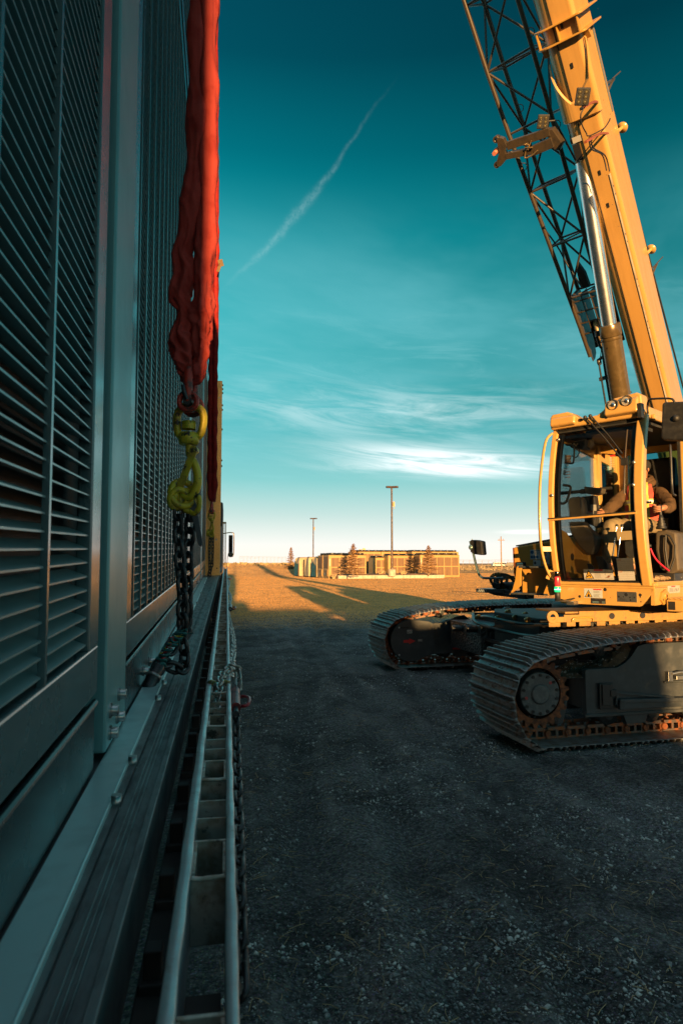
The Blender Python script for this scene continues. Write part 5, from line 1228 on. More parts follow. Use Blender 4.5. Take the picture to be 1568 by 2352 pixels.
g=G(); g.box(.04,.88,-.03,-.0,1.462,1.50); g.box(.04,.90,-.02,.0,3.045,3.07); g.obj('window_seal',M_black,cabo)
# left side: lower panel, mid post, rear post, glass
g=G(); g.prism([(.04,1.47),(.04,2.02),(.20,1.98),(.34,1.86),(.50,1.84),(.62,1.98),(1.55,1.98),(1.55,1.47)],YZ,-.035,-.0); 
g.obj('left_side_panel',M_yel,cabo,bevel=.006)
g=G(); g.lathe([(0,.003),(.035,.003),(.04,0)],(.0,.30,1.72),(1,0,0),24); g.obj('speaker',M_black,cabo)
g=G(); g.box(-.035,.03,.93,1.01,1.9,3.07); g.obj('side_post',M_cream,cabo,bevel=.012)
g=G(); g.box(-.035,.02,1.42,1.56,1.47,3.07); g.obj('rear_post',M_cream,cabo,bevel=.012)
M_tint=glass_mat('tinted side glass',(.35,.62,.68),1.0)
g=G(); g.box(-.022,-.018,.06,.93,1.98,3.05); g.obj('side_window',M_glass,cabo); g=G(); g.box(-.022,-.018,1.01,1.42,1.98,3.05); g.obj('side_window',M_tint,cabo)
g=G(); g.box(-.028,.0,.04,1.5,2.96,3.06); g.prism([(1.01,2.86),(1.42,2.80),(1.42,3.0),(1.01,3.0),(.2,3.0),(.5,2.93)],YZ,-.03,.0); g.obj('window_header',M_cream,cabo)
# rear wall with window
g=G(); g.box(0,.95,1.50,1.54,1.47,2.55); g.box(0,.12,1.50,1.54,2.55,3.05); g.box(.86,.95,1.50,1.54,2.55,3.05); g.box(.12,.86,1.50,1.54,2.95,3.05); g.obj('rear_wall',M_yel,cabo)
g=G(); g.box(.12,.86,1.515,1.52,2.55,2.95); g.obj('rear_window',M_tint,cabo)
# door post and door edge (open doorway)
g=G(); g.box(.955,1.0,.86,.95,1.47,3.1); g.box(.958,1.0,1.0,1.55,1.47,3.1); g.obj('door_post',M_cream,cabo,bevel=.01)
g=G(); g.box(.93,.958,.85,.99,1.48,3.05); g.tube([(.95,.87,1.6),(.95,.87,2.95)],.012,8); g.obj('door_seal',M_black,cabo)
g=G(); g.box(.955,.99,.13,.95,3.06,3.12); g.obj('door_header',M_cream,cabo,bevel=.01)
P=[V((.965,.56,2.86)),V((.975,.54,2.82)),V((.985,.52,2.6)),V((.985,.52,2.44)),V((.975,.56,2.36)),V((.965,.66,2.35))]
g=G(); g.tube(smooth_path(P,5),.012,8); g.obj('door_handle',M_satin,cabo)
# wipers (parallel arm set)
g=G()
def w_(x0,z0,x1,z1,r): g.tube([V((x0,yb(z0)-.02-(.08 if z0>3 else 0),z0)),V(((x0+x1)/2,yb((z0+z1)/2)-.02,(z0+z1)/2)),V((x1,yb(z1)-.02,z1))],r,6)
w_(.40,3.13,.74,2.70,.008); w_(.455,3.14,.77,2.72,.008); w_(.74,2.70,.80,2.63,.012)
g.tube([V((.80,yb(z)-.015,z)) for z in np.linspace(2.32,2.96,8)],.0075,6,1); g.sph((.40,-.13,3.135),.02,10); g.sph((.455,-.13,3.14),.02,10); g.box(.77,.83,-.17,-.14,2.60,2.67)
g.obj('wiper',[M_black,M_jib],cabo)
g=G(); 
for (x,z) in ((.06,2.96),(.03,2.36),(.88,2.62),(.88,2.4)): g.lathe([(0,.012),(.013,.010),(.018,0)],(x,yb(z)-.003,z),(0,-1,0),14)
g.obj('glass_clamp',M_silver,cabo)
# exterior mirror on the door side
g=G(); P=[c1(1230,300,-.1),c1(1225,230,-.12),c1(1240,170,-.16),c1(1290,158,-.22),c1(1430,155,-.24),c1(1475,175,-.24),c1(1492,250,-.24),c1(1500,330,-.24)]
g.tube(smooth_path(P,4),.010,8); g.box(.93,.965,-.13,-.06,3.05,3.19); ma=g.obj('mirror_arm',M_black,cabo)
g=G(); mp=[c1(*q,-.22) for q in ((1375,205),(1400,192),(1600,185),(1640,210),(1640,545),(1600,560),(1390,555),(1362,530))]; quadbox(g,mp,-.25,-.14); g.sph(c1(1497,345,-.25),.032,14); g.obj('mirror_housing',M_black,ma,bevel=.018,seg=3)
# stack light
g=G(); x,y=.055,-.14; g.lathe([(0,.02),(.026,.02),(.028,.0),(.028,-.07),(0,-.07)],(x,y,1.335),(0,0,1),24,0); sl_=g.obj('stack_light',M_black,cabo)
for (z0,z1,m) in ((1.355,1.41,mat('green lit lens',(.01,.55,.16),.25,0,emit=.55)),(1.41,1.512,mat('red lens',(.50,.03,.05),.25,0)),):
    g=G(); g.lathe([(0,z1-z0),(.029,z1-z0),(.031,(z1-z0)*.9),(.031,.004),(.029,0),(0,0)],(x,y,z0),(0,0,1),26)
    if z0<1.4: g.lathe([(.0315,.03),(.0325,.028),(.0325,.024),(.0315,.022)],(x,y,z0),(0,0,1),26,1,closed=True)
    g.obj('lens',[m,mat('green bright band',(.3,1,.55),.3,0,emit=1.3)],sl_)
g=G(); g.lathe([(0,.055),(.027,.055),(.029,.05),(.029,.0),(0,0)],(x,y,1.512),(0,0,1),24); g.obj('chrome_cap',mat('brown mirror cap',(.3,.22,.15),.12,1),sl_)
g=G(); g.box(.03,.20,-.15,-.10,1.258,1.264); g.box(.13,.21,-.10,-.0,1.225,1.264); g.tube(smooth_path([(.08,-.12,1.28),(.12,-.12,1.272),(.16,-.08,1.275),(.175,-.01,1.29)],4),.006,6,1); g.obj('lamp_bracket',[M_silver,M_black],sl_)
# ---- front pan fittings
def blab(g,x0,x1,z0,z1,y,m=0): g.box(x0,x1,y-.002,y,z0,z1,m)
g=G(); blab(g,.275,.468,1.30,1.395,0,0); tri(g,.323,1.342,.042,-.0035,1); tri(g,.323,1.340,.032,-.0045,2); g.lathe([(0,.001),(.013,.001),(.013,0)],(.325,-.0045,1.325),(0,-1,0),10,1); g.box(.321,.325,-.0055,-.0045,1.335,1.36,1)
blab(g,.375,.462,1.38,1.392,-.002,3)
for k in range(8):
    if k!=4: blab(g,.378,.378+random.uniform(.05,.078),1.308+k*.0085,1.3115+k*.0085,-.002,4)
g.obj('warning_label',[M_bluewhite,M_ink,M_amber,M_redink,M_greytext],cabo)
g=G(); blab(g,.345,.50,1.243,1.298,0,0)
g.text('GROVE',.019,frame((.418,-.0035,1.286),V((1,0,0)),V((0,0,1)),V((0,-1,0))),1)
for k in range(2): blab(g,.362,.43,1.262-k*.012,1.267-k*.012,-.002,2); blab(g,.462,.495,1.262-k*.012,1.267-k*.012,-.002,2)
g.obj('nameplate',[M_satin,mat('engraved grey',(.07,.07,.07),.5),mat('pale teal print',(.12,.2,.22),.5)],cabo)
g=G(); blab(g,.618,.812,1.272,1.372,0,0)
for x,z,r in ((.708,1.345,.018),(.745,1.318,.008),(.79,1.318,.009),(.75,1.292,.009),(.635,1.322,.010),(.68,1.322,.006)): g.lathe([(0,.001),(r,.001),(r,0)],(x,-.002,z),(0,-1,0),14,1)
g.obj('mount_plate',[M_silver,M_ink],cabo,bevel=.002)
g=G(); 
for x,z,r in ((.497,1.388,.017),(.845,1.345,.015),(.225,1.31,.014),(.845,1.325,.006),(.85,1.28,.006),(.55,1.31,.003)): g.lathe([(0,.0015),(r,.0015),(r,0)],(x,0,z),(0,-1,0),18)
g.obj('pan_holes',M_ink,cabo)
# corner hinge bracket on the door side
g=G(); g.prism([(.10,1.30),(.13,1.37),(.23,1.40),(.30,1.36),(.30,1.29),(.16,1.25)],YZ,.985,1.005); g.lathe([(.018,.014),(.03,.010),(.034,.0)],(1.005,.20,1.335),(1,0,0),20); g.lathe([(0,.002),(.01,.002),(.01,0)],(1.005,.14,1.30),(1,0,0),12,1); g.obj('hinge_bracket',[M_yel,M_ink],cabo,bevel=.004)
g=G(); g.box(.985,.988,.31,.62,1.355,1.43); g.box(.988,.989,.40,.50,1.415,1.425,1)
for k in range(4): g.box(.988,.989,.35,.45,1.37+k*.01,1.373+k*.01,2)
for k in range(3): g.bar((.989,.48+k*.04,1.37),(.989,.50+k*.04,1.40),.002,.006,2)
g.obj('door_label',[M_white,M_redink,M_ink],cabo)
# floor clutter near the doorway: crumpled gloves/rags
g=G()
for (x,y,r) in ((.88,.30,.05),(.90,.40,.045),(.86,.47,.05),(.91,.52,.03)):
    vs=[];n=10
    for i in range(7):
        for j in range(n):
            a=PI*i/6;b=2*PI*j/n; q=r*(1+.45*noise.noise((x*9+math.cos(b)*2,y*9+math.sin(b)*2,a*2))); vs.append((x+q*math.sin(a)*math.cos(b),y+q*1.4*math.sin(a)*math.sin(b),1.50+q*.55*math.cos(a)))
    g.add(vs,[(i*n+j,(i+1)*n+j,(i+1)*n+(j+1)%n,i*n+(j+1)%n) for i in range(6) for j in range(n)],0,False)
o=g.obj('work_gloves',mat('soiled leather glove',(.30,.20,.11),.85,0,(.14,.09,.05),30)); o.matrix_world=CF; tag(o,'crumpled tan work gloves lying on the cab floor by the door','gloves')
# ---- paper documents behind the windscreen
def panel(pts_,y,t=.003):
    return [c1(a,b,y) for a,b in pts_]
g=G(); pts_=panel([(612,1788),(893,1793),(907,1890),(625,1886)],-.055); quadbox(g,pts_,-.058,-.055)
A=pts_[3]; ux=(pts_[2]-pts_[3]); uz=(pts_[0]-pts_[3])
def onp(u,v,k): p=A+ux*u+uz*v; return (p.x,p.z)
def poly_on(uv,k,m): g.prism([onp(u,v,0) for u,v in uv],XY,-.058-k*.0008,-.058-(k-1)*.0008,m)
poly_on([(.03,.08),(.34,.08),(.17,.93)],1,1); poly_on([(.065,.14),(.30,.14),(.175,.80)],2,2)
poly_on([(.10,.2),(.14,.26),(.18,.34),(.25,.36),(.24,.42),(.17,.42),(.12,.34),(.09,.26)],3,1); poly_on([(.2,.22),(.24,.22),(.23,.33),(.2,.33)],3,1); poly_on([(.13,.5),(.22,.5),(.22,.56),(.13,.56)],3,1)
poly_on([(.36,.84),(.66,.84),(.66,.97),(.36,.97)],1,3)
for k in range(6): poly_on([(.37,.14+k*.11),(.37+random.uniform(.18,.27),.14+k*.11),(.37+.2,.18+k*.11),(.37,.18+k*.11)],1,4)
poly_on([(.70,.14),(.98,.12),(.98,.16),(.70,.18)],1,4); poly_on([(.72,.2),(.78,.26),(.82,.36),(.90,.38),(.88,.30),(.83,.2)],1,5); poly_on([(.8,.34),(.97,.52),(.965,.55),(.80,.38)],1,4)
poly_on([(.72,.45),(.74,.45),(.75,.85),(.84,.92),(.84,.95),(.73,.88)],1,4)
g.obj('crush_warning_sign',[M_white,M_ink,M_amber,M_redink,M_greytext,mat('brown figure ink',(.16,.05,.02),.6)],cabo)
g=G(); pts_=panel([(928,1685),(1085,1680),(1110,1895),(955,1897)],-.06); quadbox(g,pts_,-.063,-.06); A=pts_[3]; ux=pts_[2]-pts_[3]; uz=pts_[0]-pts_[3]
for k in range(1,11): 
    for (u0,u1) in ((.02,.9),): g.prism([onp(u0,k*.085,0),(onp(u1,k*.085,0)),onp(u1,k*.085+.006,0),onp(u0,k*.085+.006,0)],XY,-.0640,-.063,1)
for v in (.95,.9,.42,.37): g.prism([onp(.06,v,0),onp(.28,v,0),onp(.28,v+.022,0),onp(.06,v+.022,0)],XY,-.0642,-.063,2)
o=g.obj('paper_form',[M_white,M_greytext,mat('orange brown print',(.28,.09,.03),.6)]); o.matrix_world=CF; tag(o,'white printed paper form propped against the inside of the cab windscreen','paper')
for q,lab in (([(440,690),(495,700),(490,770),(470,765),(466,835),(432,830)],'safety_sheet'),([(430,838),(452,840),(448,888),(424,886)],'safety_sheet')):
    pts_=[c1(a,b,.30) for a,b in q]; g=G(); quadbox(g,pts_,.298,.30); A=pts_[0]
    for k in range(3): g.box(A.x+.01,A.x+.07,.2965,.298,A.z-.03-k*.03,A.z-.022-k*.03,1)
    g.obj(lab,[M_white,mat('orange brown print',(.3,.1,.03))],cabo)
pts_=[c1(a,b,1.3) for a,b in ((816,680),(880,683),(886,880),(862,878),(848,828),(824,822))]; g=G(); quadbox(g,pts_,1.297,1.30); A=pts_[0]
g.box(A.x+.01,A.x+.13,1.295,1.297,A.z-.05,A.z-.02,1)
for k in range(9): g.box(A.x+.015,A.x+.12,1.295,1.297,A.z-.08-k*.028,A.z-.075-k*.028,2)
g.obj('safety_sheet',[M_white,M_redink,M_greytext],cabo)
# ---- interior: consoles, levers, joysticks, seat
M_cons=mat('brown grey console plastic',(.085,.066,.045),.5,0,(.06,.048,.035),6)
def cpoly(pl,y0,y1,name,m_,bev=.01):
    g=G(); quadbox(g,[c1(a,b,y0) for a,b in pl],y0,y1); return g.obj(name,m_,cabo,bevel=bev)
cpoly([(460,1140),(480,1100),(575,1092),(592,1130),(612,1300),(480,1300)],.32,.46,'side_console',M_cons,.02)
cpoly([(470,1335),(600,1330),(650,1400),(740,1470),(735,1560),(690,1655),(640,1640),(560,1560),(490,1450)],.30,.44,'side_console',M_cons,.02)
cpoly([(585,1095),(715,1080),(735,1240),(720,1380),(625,1345)],.50,.60,'control_box',M_satin,.01)
cpoly([(612,995),(780,1012),(765,1060),(705,1078),(630,1062)],.38,.52,'monitor_hood',M_cons,.012)
g=G(); g.tube([c1(400,1062,.42),c1(590,1045,.42)],.020,10); g.tube([c1(590,1045,.42),c1(660,1040,.42)],.028,10); g.tube([c1(770,1020,.6),c1(885,1012,.62)],.016,8); g.tube([c1(770,1050,.6),c1(835,1062,.62)],.013,8); g.obj('cross_tube',M_satin,cabo)
P=[c1(*q,.2) for q in ((425,985),(470,990),(490,1015),(455,1130),(420,1160),(395,1150))]; g=G(); g.tube(smooth_path(P,4),.014,8); g.tube([c1(372,1165,.2),c1(388,1285,.2)],.012,8); g.obj('hand_grip',M_black,cabo)
P=[c1(*q,.12) for q in ((445,600),(505,605),(525,640),(520,750),(505,775),(440,772))]; g=G(); g.tube(smooth_path(P,4),.010,8); g.obj('inner_mirror_frame',M_black,cabo)
g=G(); g.prism([(c1(480,520,.2).x,2.95),(c1(640,540,.2).x,2.97),(c1(625,640,.2).x,2.86),(c1(500,600,.2).x,2.9)],XY,.18,.32); 
for k in range(5): g.sph(c1(490+k*16,590+(k%2)*14,.17),.013,8,1)
g.obj('wiring_cluster',[M_black,M_cons],cabo,bevel=.004)
P=[c1(*q,.2) for q in ((575,640),(570,680),(540,720),(500,700))]; g=G(); g.tube(smooth_path(P,5),.006,6); g.obj('loose_cable',M_black,cabo)
cpoly([(640,535),(680,545),(690,590),(670,630),(640,610)],.25,.33,'fan_heater',M_cons,.008)
cpoly([(680,640),(770,598),(928,625),(905,688),(790,680)],1.0,1.03,'sun_visor',M_yel,.004)
# stickers on control box
g=G(); pts_=[c1(*q,.495) for q in ((638,1105),(668,1107),(676,1228),(640,1225))]; quadbox(g,pts_,.492,.495,1); pts_=[c1(*q,.495) for q in ((682,1170),(735,1172),(737,1230),(684,1228))]; quadbox(g,pts_,.492,.495,0); pts_=[c1(*q,.495) for q in ((657,1232),(715,1230),(712,1270),(660,1272))]; quadbox(g,pts_,.4905,.493,0)
q_=c1(662,1245,.49); g.box(q_.x,q_.x+.05,.489,.4905,q_.z,q_.z+.012,2); g.obj('control_labels',[M_white,mat('label dark',(.08,.06,.05)),M_redink],cabo)
# levers with balls
for xx in (932,982):
    g=G(); g.tube([c1(xx-42,1670,.22),c1(xx,1375,.26)],.0062,8,0); g.sph(c1(xx,1372,.26),.0165,12,1); g.obj('lever',[M_chrome,M_black],cabo)
cpoly([(850,1430),(1115,1418),(1120,1505),(860,1518)],.24,.27,'front_crossplate',mat('cream interior panel',(.30,.22,.12),.5),.004)
cpoly([(645,1735),(690,1740),(735,1800),(720,1815),(660,1790)],.05,.06,'pedal',M_black,.003); cpoly([(722,1662),(790,1665),(840,1740),(850,1830),(760,1790)],.08,.11,'pedal',M_black,.003); cpoly([(870,1660),(945,1668),(960,1740),(945,1790),(930,1880),(905,1790)],.0,.02,'pedal',M_black,.003)
cpoly([(1000,1500),(1120,1500),(1130,1650),(1060,1700),(1010,1640)],.35,.6,'pedal_block',M_dark,.01)
# joystick pods left and right of the seat
def pod(cx_,cy_,cz,nm='joystick'):
    g=G(); prof=[(0,.13),(.018,.125),(.022,.10),(.03,.085),(.024,.075),(.038,.06),(.03,.048),(.046,.03),(.036,.018),(.052,.0),(.05,-.02),(0,-.02)]
    g.lathe(prof,(cx_,cy_,cz),(0,0,1),20); g.tube([(cx_,cy_,cz+.11),(cx_-.004,cy_-.005,cz+.19)],.015,10); g.sph((cx_-.006,cy_-.008,cz+.205),.024,12,0,(1,1,1.3)); return g.obj(nm,M_black,cabo)
JR=c1(1355,1330,.55); JL=c1(765,1320,.60)
pod(JR.x,JR.y,JR.z-.06); pod(JL.x,JL.y,JL.z-.06)
cpoly([(1300,1430),(1400,1410),(1500,1440),(1530,1800),(1440,1850),(1340,1780),(1300,1600)],.58,.95,'armrest_console',M_cons,.02)
g=G(); g.tube([c1(1400,1460,.54),c1(1395,1600,.54),c1(1420,1780,.54)],.012,8); g.tube([c1(1400,1460,.54),c1(1440,1470,.54),c1(1490,1560,.54),c1(1485,1680,.54),c1(1440,1810,.54)],.010,8); g.obj('hose',M_black,cabo)
g=G(); P=[c1(*q,.42) for q in ((1253,1590),(1285,1660),(1330,1720),(1400,1780),(1435,1805))]; g.tube(smooth_path(P,5),.0095,8,0); g.sph(c1(1246,1565,.42),.02,12,1); g.obj('red_lever',[mat('bright red hose',(.5,.02,.05),.4),M_black],cabo)
g=G(); g.box(.32,.74,.85,1.35,1.88,2.0); so_=g.obj('seat',M_black,cabo,bevel=.03)
g=G(); g.prism([(1.28,1.95),(1.40,1.95),(1.47,2.6),(1.43,2.86),(1.34,2.86),(1.30,2.6)],YZ,.34,.72); g.obj('backrest',M_black,so_,bevel=.03)
g=G(); g.box(.40,.66,.95,1.3,1.475,1.88); g.obj('pedestal',M_dark,so_)
# ================================================================ operator
def skin_geo(verts,edges,sub=2,root=0):
    me=bpy.data.meshes.new('sk'); me.from_pydata([tuple(v[0]) for v in verts],edges,[]); o=bpy.data.objects.new('sk',me); sc.collection.objects.link(o)
    md=o.modifiers.new('s','SKIN'); md.branch_smoothing=.6
    lay=me.skin_vertices[0].data
    for i,v in enumerate(verts):
        r=v[1]; lay[i].radius=(r,r) if not isinstance(r,tuple) else r; lay[i].use_root=(i==root)
    sb=o.modifiers.new('b','SUBSURF'); sb.levels=sub; sb.render_levels=sub
    dg=bpy.context.evaluated_depsgraph_get(); m2=bpy.data.meshes.new_from_object(o.evaluated_get(dg))
    out=([v.co.copy() for v in m2.vertices],[tuple(p.vertices) for p in m2.polygons])
    bpy.data.objects.remove(o); bpy.data.meshes.remove(me); bpy.data.meshes.remove(m2); return out
HX=.49
hr=c1(1338,1215,.56); hl=c1(762,1262,.60)     # hands (image right, image left)
er=c1(1448,1195,.84); elb=c1(850,1225,.86)
shr=V((HX+.185,.99,2.44)); shl=V((HX-.185,.99,2.44))
per=thing('person','crane operator in brown hoodie and pink hi-vis vest, seated in the cab holding the joysticks','person',M=CF@Matrix.Translation((HX,1.0,1.5)))
TI=Matrix.Translation((-HX,-1.0,-1.5))
kr=V((.66,.52,2.06)); kl=V((.335,.50,2.07)); ar_=V((.60,.40,1.60)); al_=V((.36,.38,1.60))
bv=[(V((HX,1.05,2.06)),(.15,.11)),(V((HX,1.08,2.26)),(.135,.10)),(V((HX,1.06,2.42)),(.14,.10)),(V((HX,1.02,2.53)),.055),(V((HX,.99,2.60)),.06),(V((HX,.965,2.68)),.088),(V((HX,.975,2.77)),.078),
 (shr,.062),(er,.046),(hr+V((.03,.05,.02)),.03),(hr+V((.0,.0,.0)),.034),(shl,.062),(elb,.046),(hl+V((-.0,.06,.02)),.03),(hl,.034),
 (V((.585,1.0,2.04)),.095),(kr,.066),(ar_,.045),(ar_+V((0,-.17,-.055)),.04),(V((.395,1.0,2.04)),.095),(kl,.066),(al_,.045),(al_+V((.01,-.17,-.055)),.04)]
be=[(0,1),(1,2),(2,3),(3,4),(4,5),(5,6),(2,7),(7,8),(8,9),(9,10),(2,11),(11,12),(12,13),(13,14),(0,15),(15,16),(16,17),(17,18),(0,19),(19,20),(20,21),(21,22)]
vs,fs=skin_geo(bv,be)
g=G(TI); g.add(vs,fs,0,True)
def fingers(g,h,side):
    # four fingers closed round the grip and a thumb from the palm's side
    ball=h+V((-.018*side,-.02,.012))
    for k in range(4):
        r=.0085-.0006*k; z=.022-.0165*k; L=(1.0,1.08,1.0,.82)[k]
        pts=[h+V((.018*side,-.012,z)),h+V((.020*side,-.045*L,z+.003)),h+V((-.006*side,-.062*L,z)),h+V((-.034*side,-.055*L,z-.003)),h+V((-.044*side,-.036*L,z-.004))]
        P=smooth_path(pts,4); n=len(P); g.tube(P,[r*(1.1-.35*i/n) for i in range(n)],8); g.sph(P[-1],r*.75,8); g.sph(pts[1],r*1.12,8)
    pts=[h+V((-.008*side,.008,.018)),h+V((-.034*side,-.006,.040)),h+V((-.044*side,-.030,.048)),h+V((-.036*side,-.052,.044))]
    P=smooth_path(pts,4); n=len(P); g.tube(P,[.0105*(1.1-.35*i/n) for i in range(n)],8); g.sph(P[-1],.0075,8)
fingers(g,hr,1); fingers(g,hl,-1)
# face
fc=V((HX,.965,2.69))
g.tube([fc+V((0,-.086,.022)),fc+V((0,-.100,.0)),fc+V((0,-.108,-.012)),fc+V((0,-.094,-.022))],[.008,.011,.015,.008],8)
for s in (-1,1):
    g.sph(fc+V((.088*s,.0,.0)),.022,8,0,(.35,.8,1.3)); g.sph(fc+V((.032*s,-.083,.018)),.0115,8,1); g.sph(fc+V((.032*s,-.0925,.018)),.005,8,2)
    g.tube([fc+V((.05*s,-.078,.036)),fc+V((.032*s,-.092,.041)),fc+V((.014*s,-.090,.037))],.0045,5,2)
g.tube([fc+V((-.024,-.083,-.046)),fc+V((0,-.092,-.043)),fc+V((.024,-.083,-.046))],.0045,6,3)
M_skin=mat('sun-reddened skin',(.33,.15,.085),.5,0,(.28,.12,.07),18); 
bd=g.obj('body',[M_skin,M_white,M_ink,mat('lips',(.25,.08,.06))],per)
M_hood=mat('brown hoodie fabric',(.085,.05,.027),.9,0,(.05,.03,.018),9,bump=.6,bscale=30,spec=.15)
def wr(t): return 1+.0*t
hv=[(V((HX,1.05,2.10)),(.172,.135)),(V((HX,1.08,2.26)),(.162,.128)),(V((HX,1.05,2.42)),(.165,.12)),(V((HX,1.03,2.50)),.075),(shr,.085),(shr.lerp(er,.5)+V((.01,0,0)),.078),(er,.075),(er.lerp(hr,.45),.060),(hr+V((.042,.055,.01)),.05),(shl,.085),(shl.lerp(elb,.5),.078),(elb,.075),(elb.lerp(hl,.45),.060),(hl+V((.03,.075,.015)),.048)]
he=[(0,1),(1,2),(2,3),(2,4),(4,5),(5,6),(6,7),(7,8),(2,9),(9,10),(10,11),(11,12),(12,13)]
vs,fs=skin_geo(hv,he,3)
vs=[v+V((noise.noise(v*17),noise.noise(v*17+V((5,0,0))),noise.noise(v*19)))*.010+V((0,0,.006*math.sin(v.z*90+4*noise.noise(v*8)))) for v in vs]
g=G(TI); g.add(vs,fs,0,True); g.obj('hoodie',M_hood,per)
g=G(TI)
for k,(rx,rz,dy,dz) in enumerate(((.115,.055,.0,.0),(.10,.05,.01,.03),(.085,.04,.03,.055))):
    pts=[V((HX+rx*math.cos(a),1.0+dy+.075*math.sin(a)+.01*noise.noise((a,k,0)),2.535+dz+.035*math.sin(a)+.012*noise.noise((a*2,k,3)))) for a in [2*PI*i/24 for i in range(24)]]
    g.tube(pts,.034-.004*k,10,closed=True)
g.obj('hood',M_hood,per)
g=G(TI); g.sph(fc+V((0,.018,.045)),.105,20,0,(1,1.08,.82)); g.prism([(HX-.075,.86),(HX-.06,.80),(HX,.78),(HX+.06,.80),(HX+.075,.86),(HX+.06,.93),(HX-.06,.93)],FL,2.735,2.745); g.obj('cap',mat('black cap',(.012,.012,.014),.85),per,bevel=.003)
# hi-vis vest: front panels following the torso
def vest(fn,name,m_,off,tt=.006):
    g=G(TI); vs=[];fs=[]; nu,nv=18,22
    for i in range(nu+1):
        for j in range(nv+1):
            u=i/nu; v=j/nv; x,y,z=fn(u,v); vs.append((x+.006*noise.noise((x*20,z*20,1)),y-off-.012*noise.noise((x*14,z*11,4)),z))
    for i in range(nu):
        for j in range(nv): a=i*(nv+1)+j; fs.append((a,a+nv+1,a+nv+2,a+1))
    g.add(vs,fs,0,True); o=g.obj(name,m_,per); s=o.modifiers.new('t','SOLIDIFY'); s.thickness=tt; return o
def torso_y(x,z):
    a=min(1,abs(x-HX)/.20); return 1.05-.150*math.sqrt(max(.02,1-a*a))*(1-.15*smooth01(z,2.42,2.56))
def pr(s):
    def f(u,v):
        z=2.03+(2.52-2.03)*v; w0=.02+.05*smooth01(v,.55,1); w1=.185-.055*smooth01(v,.45,1); x=HX+s*(w0+(w1-w0)*u); return x,torso_y(x,z),z
    return f
M_pink=mat('coral pink hi-vis fabric',(.50,.075,.055),.8,0,(.42,.06,.05),12,bump=.5,bscale=26,spec=.2); M_lime=mat('yellow green reflective band',(.42,.40,.08),.5); M_slv=mat('silver reflective tape',(.30,.30,.29),.4,.3)
for s in (-1,1):
    vest(pr(s),'vest_panel',M_pink,.018)
    def bnd(u,v,s=s,x0=.062,x1=.10):
        z=2.05+(2.54-2.05)*v; x=HX+s*(x0+(x1-x0)*u+.02*(1-v)); return x,torso_y(x,z),z
    vest(bnd,'vest_band',M_lime,.026,.004)
    def b2(u,v,s=s):
        z=2.30+.055*v; x=HX+s*(.02+.16*u); return x,torso_y(x,z),z
    vest(b2,'vest_band',M_lime,.029,.004)
    def b3(u,v,s=s):
        z=2.315+.025*v; x=HX+s*(.02+.16*u); return x,torso_y(x,z),z
    vest(b3,'vest_tape',M_slv,.033,.003)
M_pant=mat('faded tan work trousers',(.23,.17,.09),.85,0,(.14,.10,.06),13,bump=.5,bscale=30)
pv=[(V((HX,1.05,2.05)),(.165,.13)),(V((.585,1.0,2.03)),.112),(V((.585,1.0,2.03)).lerp(kr,.5),.095),(kr,.085),(kr.lerp(ar_,.5),.07),(ar_+V((0,0,.03)),.062),(V((.395,1.0,2.03)),.112),(V((.395,1.0,2.03)).lerp(kl,.5),.095),(kl,.085),(kl.lerp(al_,.5),.07),(al_+V((0,0,.03)),.062)]
pe=[(0,1),(1,2),(2,3),(3,4),(4,5),(0,6),(6,7),(7,8),(8,9),(9,10)]
vs,fs=skin_geo(pv,pe,3); vs=[v+V((noise.noise(v*15),noise.noise(v*15+V((5,0,0))),noise.noise(v*17)))*.011 for v in vs]
g=G(TI); g.add(vs,fs,0,True); g.obj('trousers',M_pant,per)
for a in (ar_,al_):
    vs,fs=skin_geo([(a+V((0,.03,.05)),.062),(a+V((0,.02,-.03)),.056),(a+V((.005,-.09,-.06)),.048),(a+V((.008,-.19,-.07)),.045)],[(0,1),(1,2),(2,3)],2)
    g=G(TI); g.add(vs,fs,0,True); g.obj('boot',M_hood,per)

# ================================================================ boom, jib, cylinder
bA=pf(1479,767,10.0); bB=pf(1283,0,7.95)
bu=(bB-bA).normalized(); bs=V((-bu.y,bu.x,0)).normalized()
if bs.dot(cX)<0: bs=-bs
bm=bu.cross(bs).normalized()
if bm.z>0: bm=-bm               # belly side, faces down and forwards
bn=-bm
BF=frame(bA,bs,bu,bn); BI=BF.inverted(); BL=UI@BF    # x: towards the cab side, y: along the boom, z: up off the belly
if BF.to_3x3().determinant()<0: BF=frame(bA,bs,bu,bn)
W_,Hh=.44,.62
def bside(px,py,x=None): return BI@ppl(px,py,BF@V((W_/2 if x is None else x,0,0)),bs)
def bbel(px,py,z=None): return BI@ppl(px,py,BF@V((0,0,-Hh/2 if z is None else z)),bm)
def sect(W,H):
    pl=[(W/2-.02,H/2),(W/2,H/2-.02),(W/2,-H/2+.055)]; r=.055; R_=.19
    for k in range(1,6):
        a=PI/2*k/6; pl.append((W/2-r+r*math.cos(a),-H/2+r-r*math.sin(a)))
    for k in range(0,5): pl.append((W/2-r+(-W/2+R_-(W/2-r))*k/4,-H/2))
    for k in range(1,10):
        a=PI/2*k/9; pl.append((-W/2+R_-R_*math.sin(a),-H/2+R_-R_*math.cos(a)))
    pl+=[(-W/2,H/2-.02),(-W/2+.02,H/2)]; return pl
def XZy(u,v,w): return (u,w,v)
g=G(); g.prism(sect(W_,Hh),XZy,-4.4,7.5)
nn=len(sect(W_,Hh))
for i in range(2,len(g.sm)): g.sm[i]=False
boom=g.obj('boom',M_boom,cr,M=BL,fix=True)
bmod=boom.modifiers.new('w','WEIGHTED_NORMAL'); 
for p in boom.data.polygons: p.use_smooth = len(p.vertices)==4
bmod.keep_sharp=True
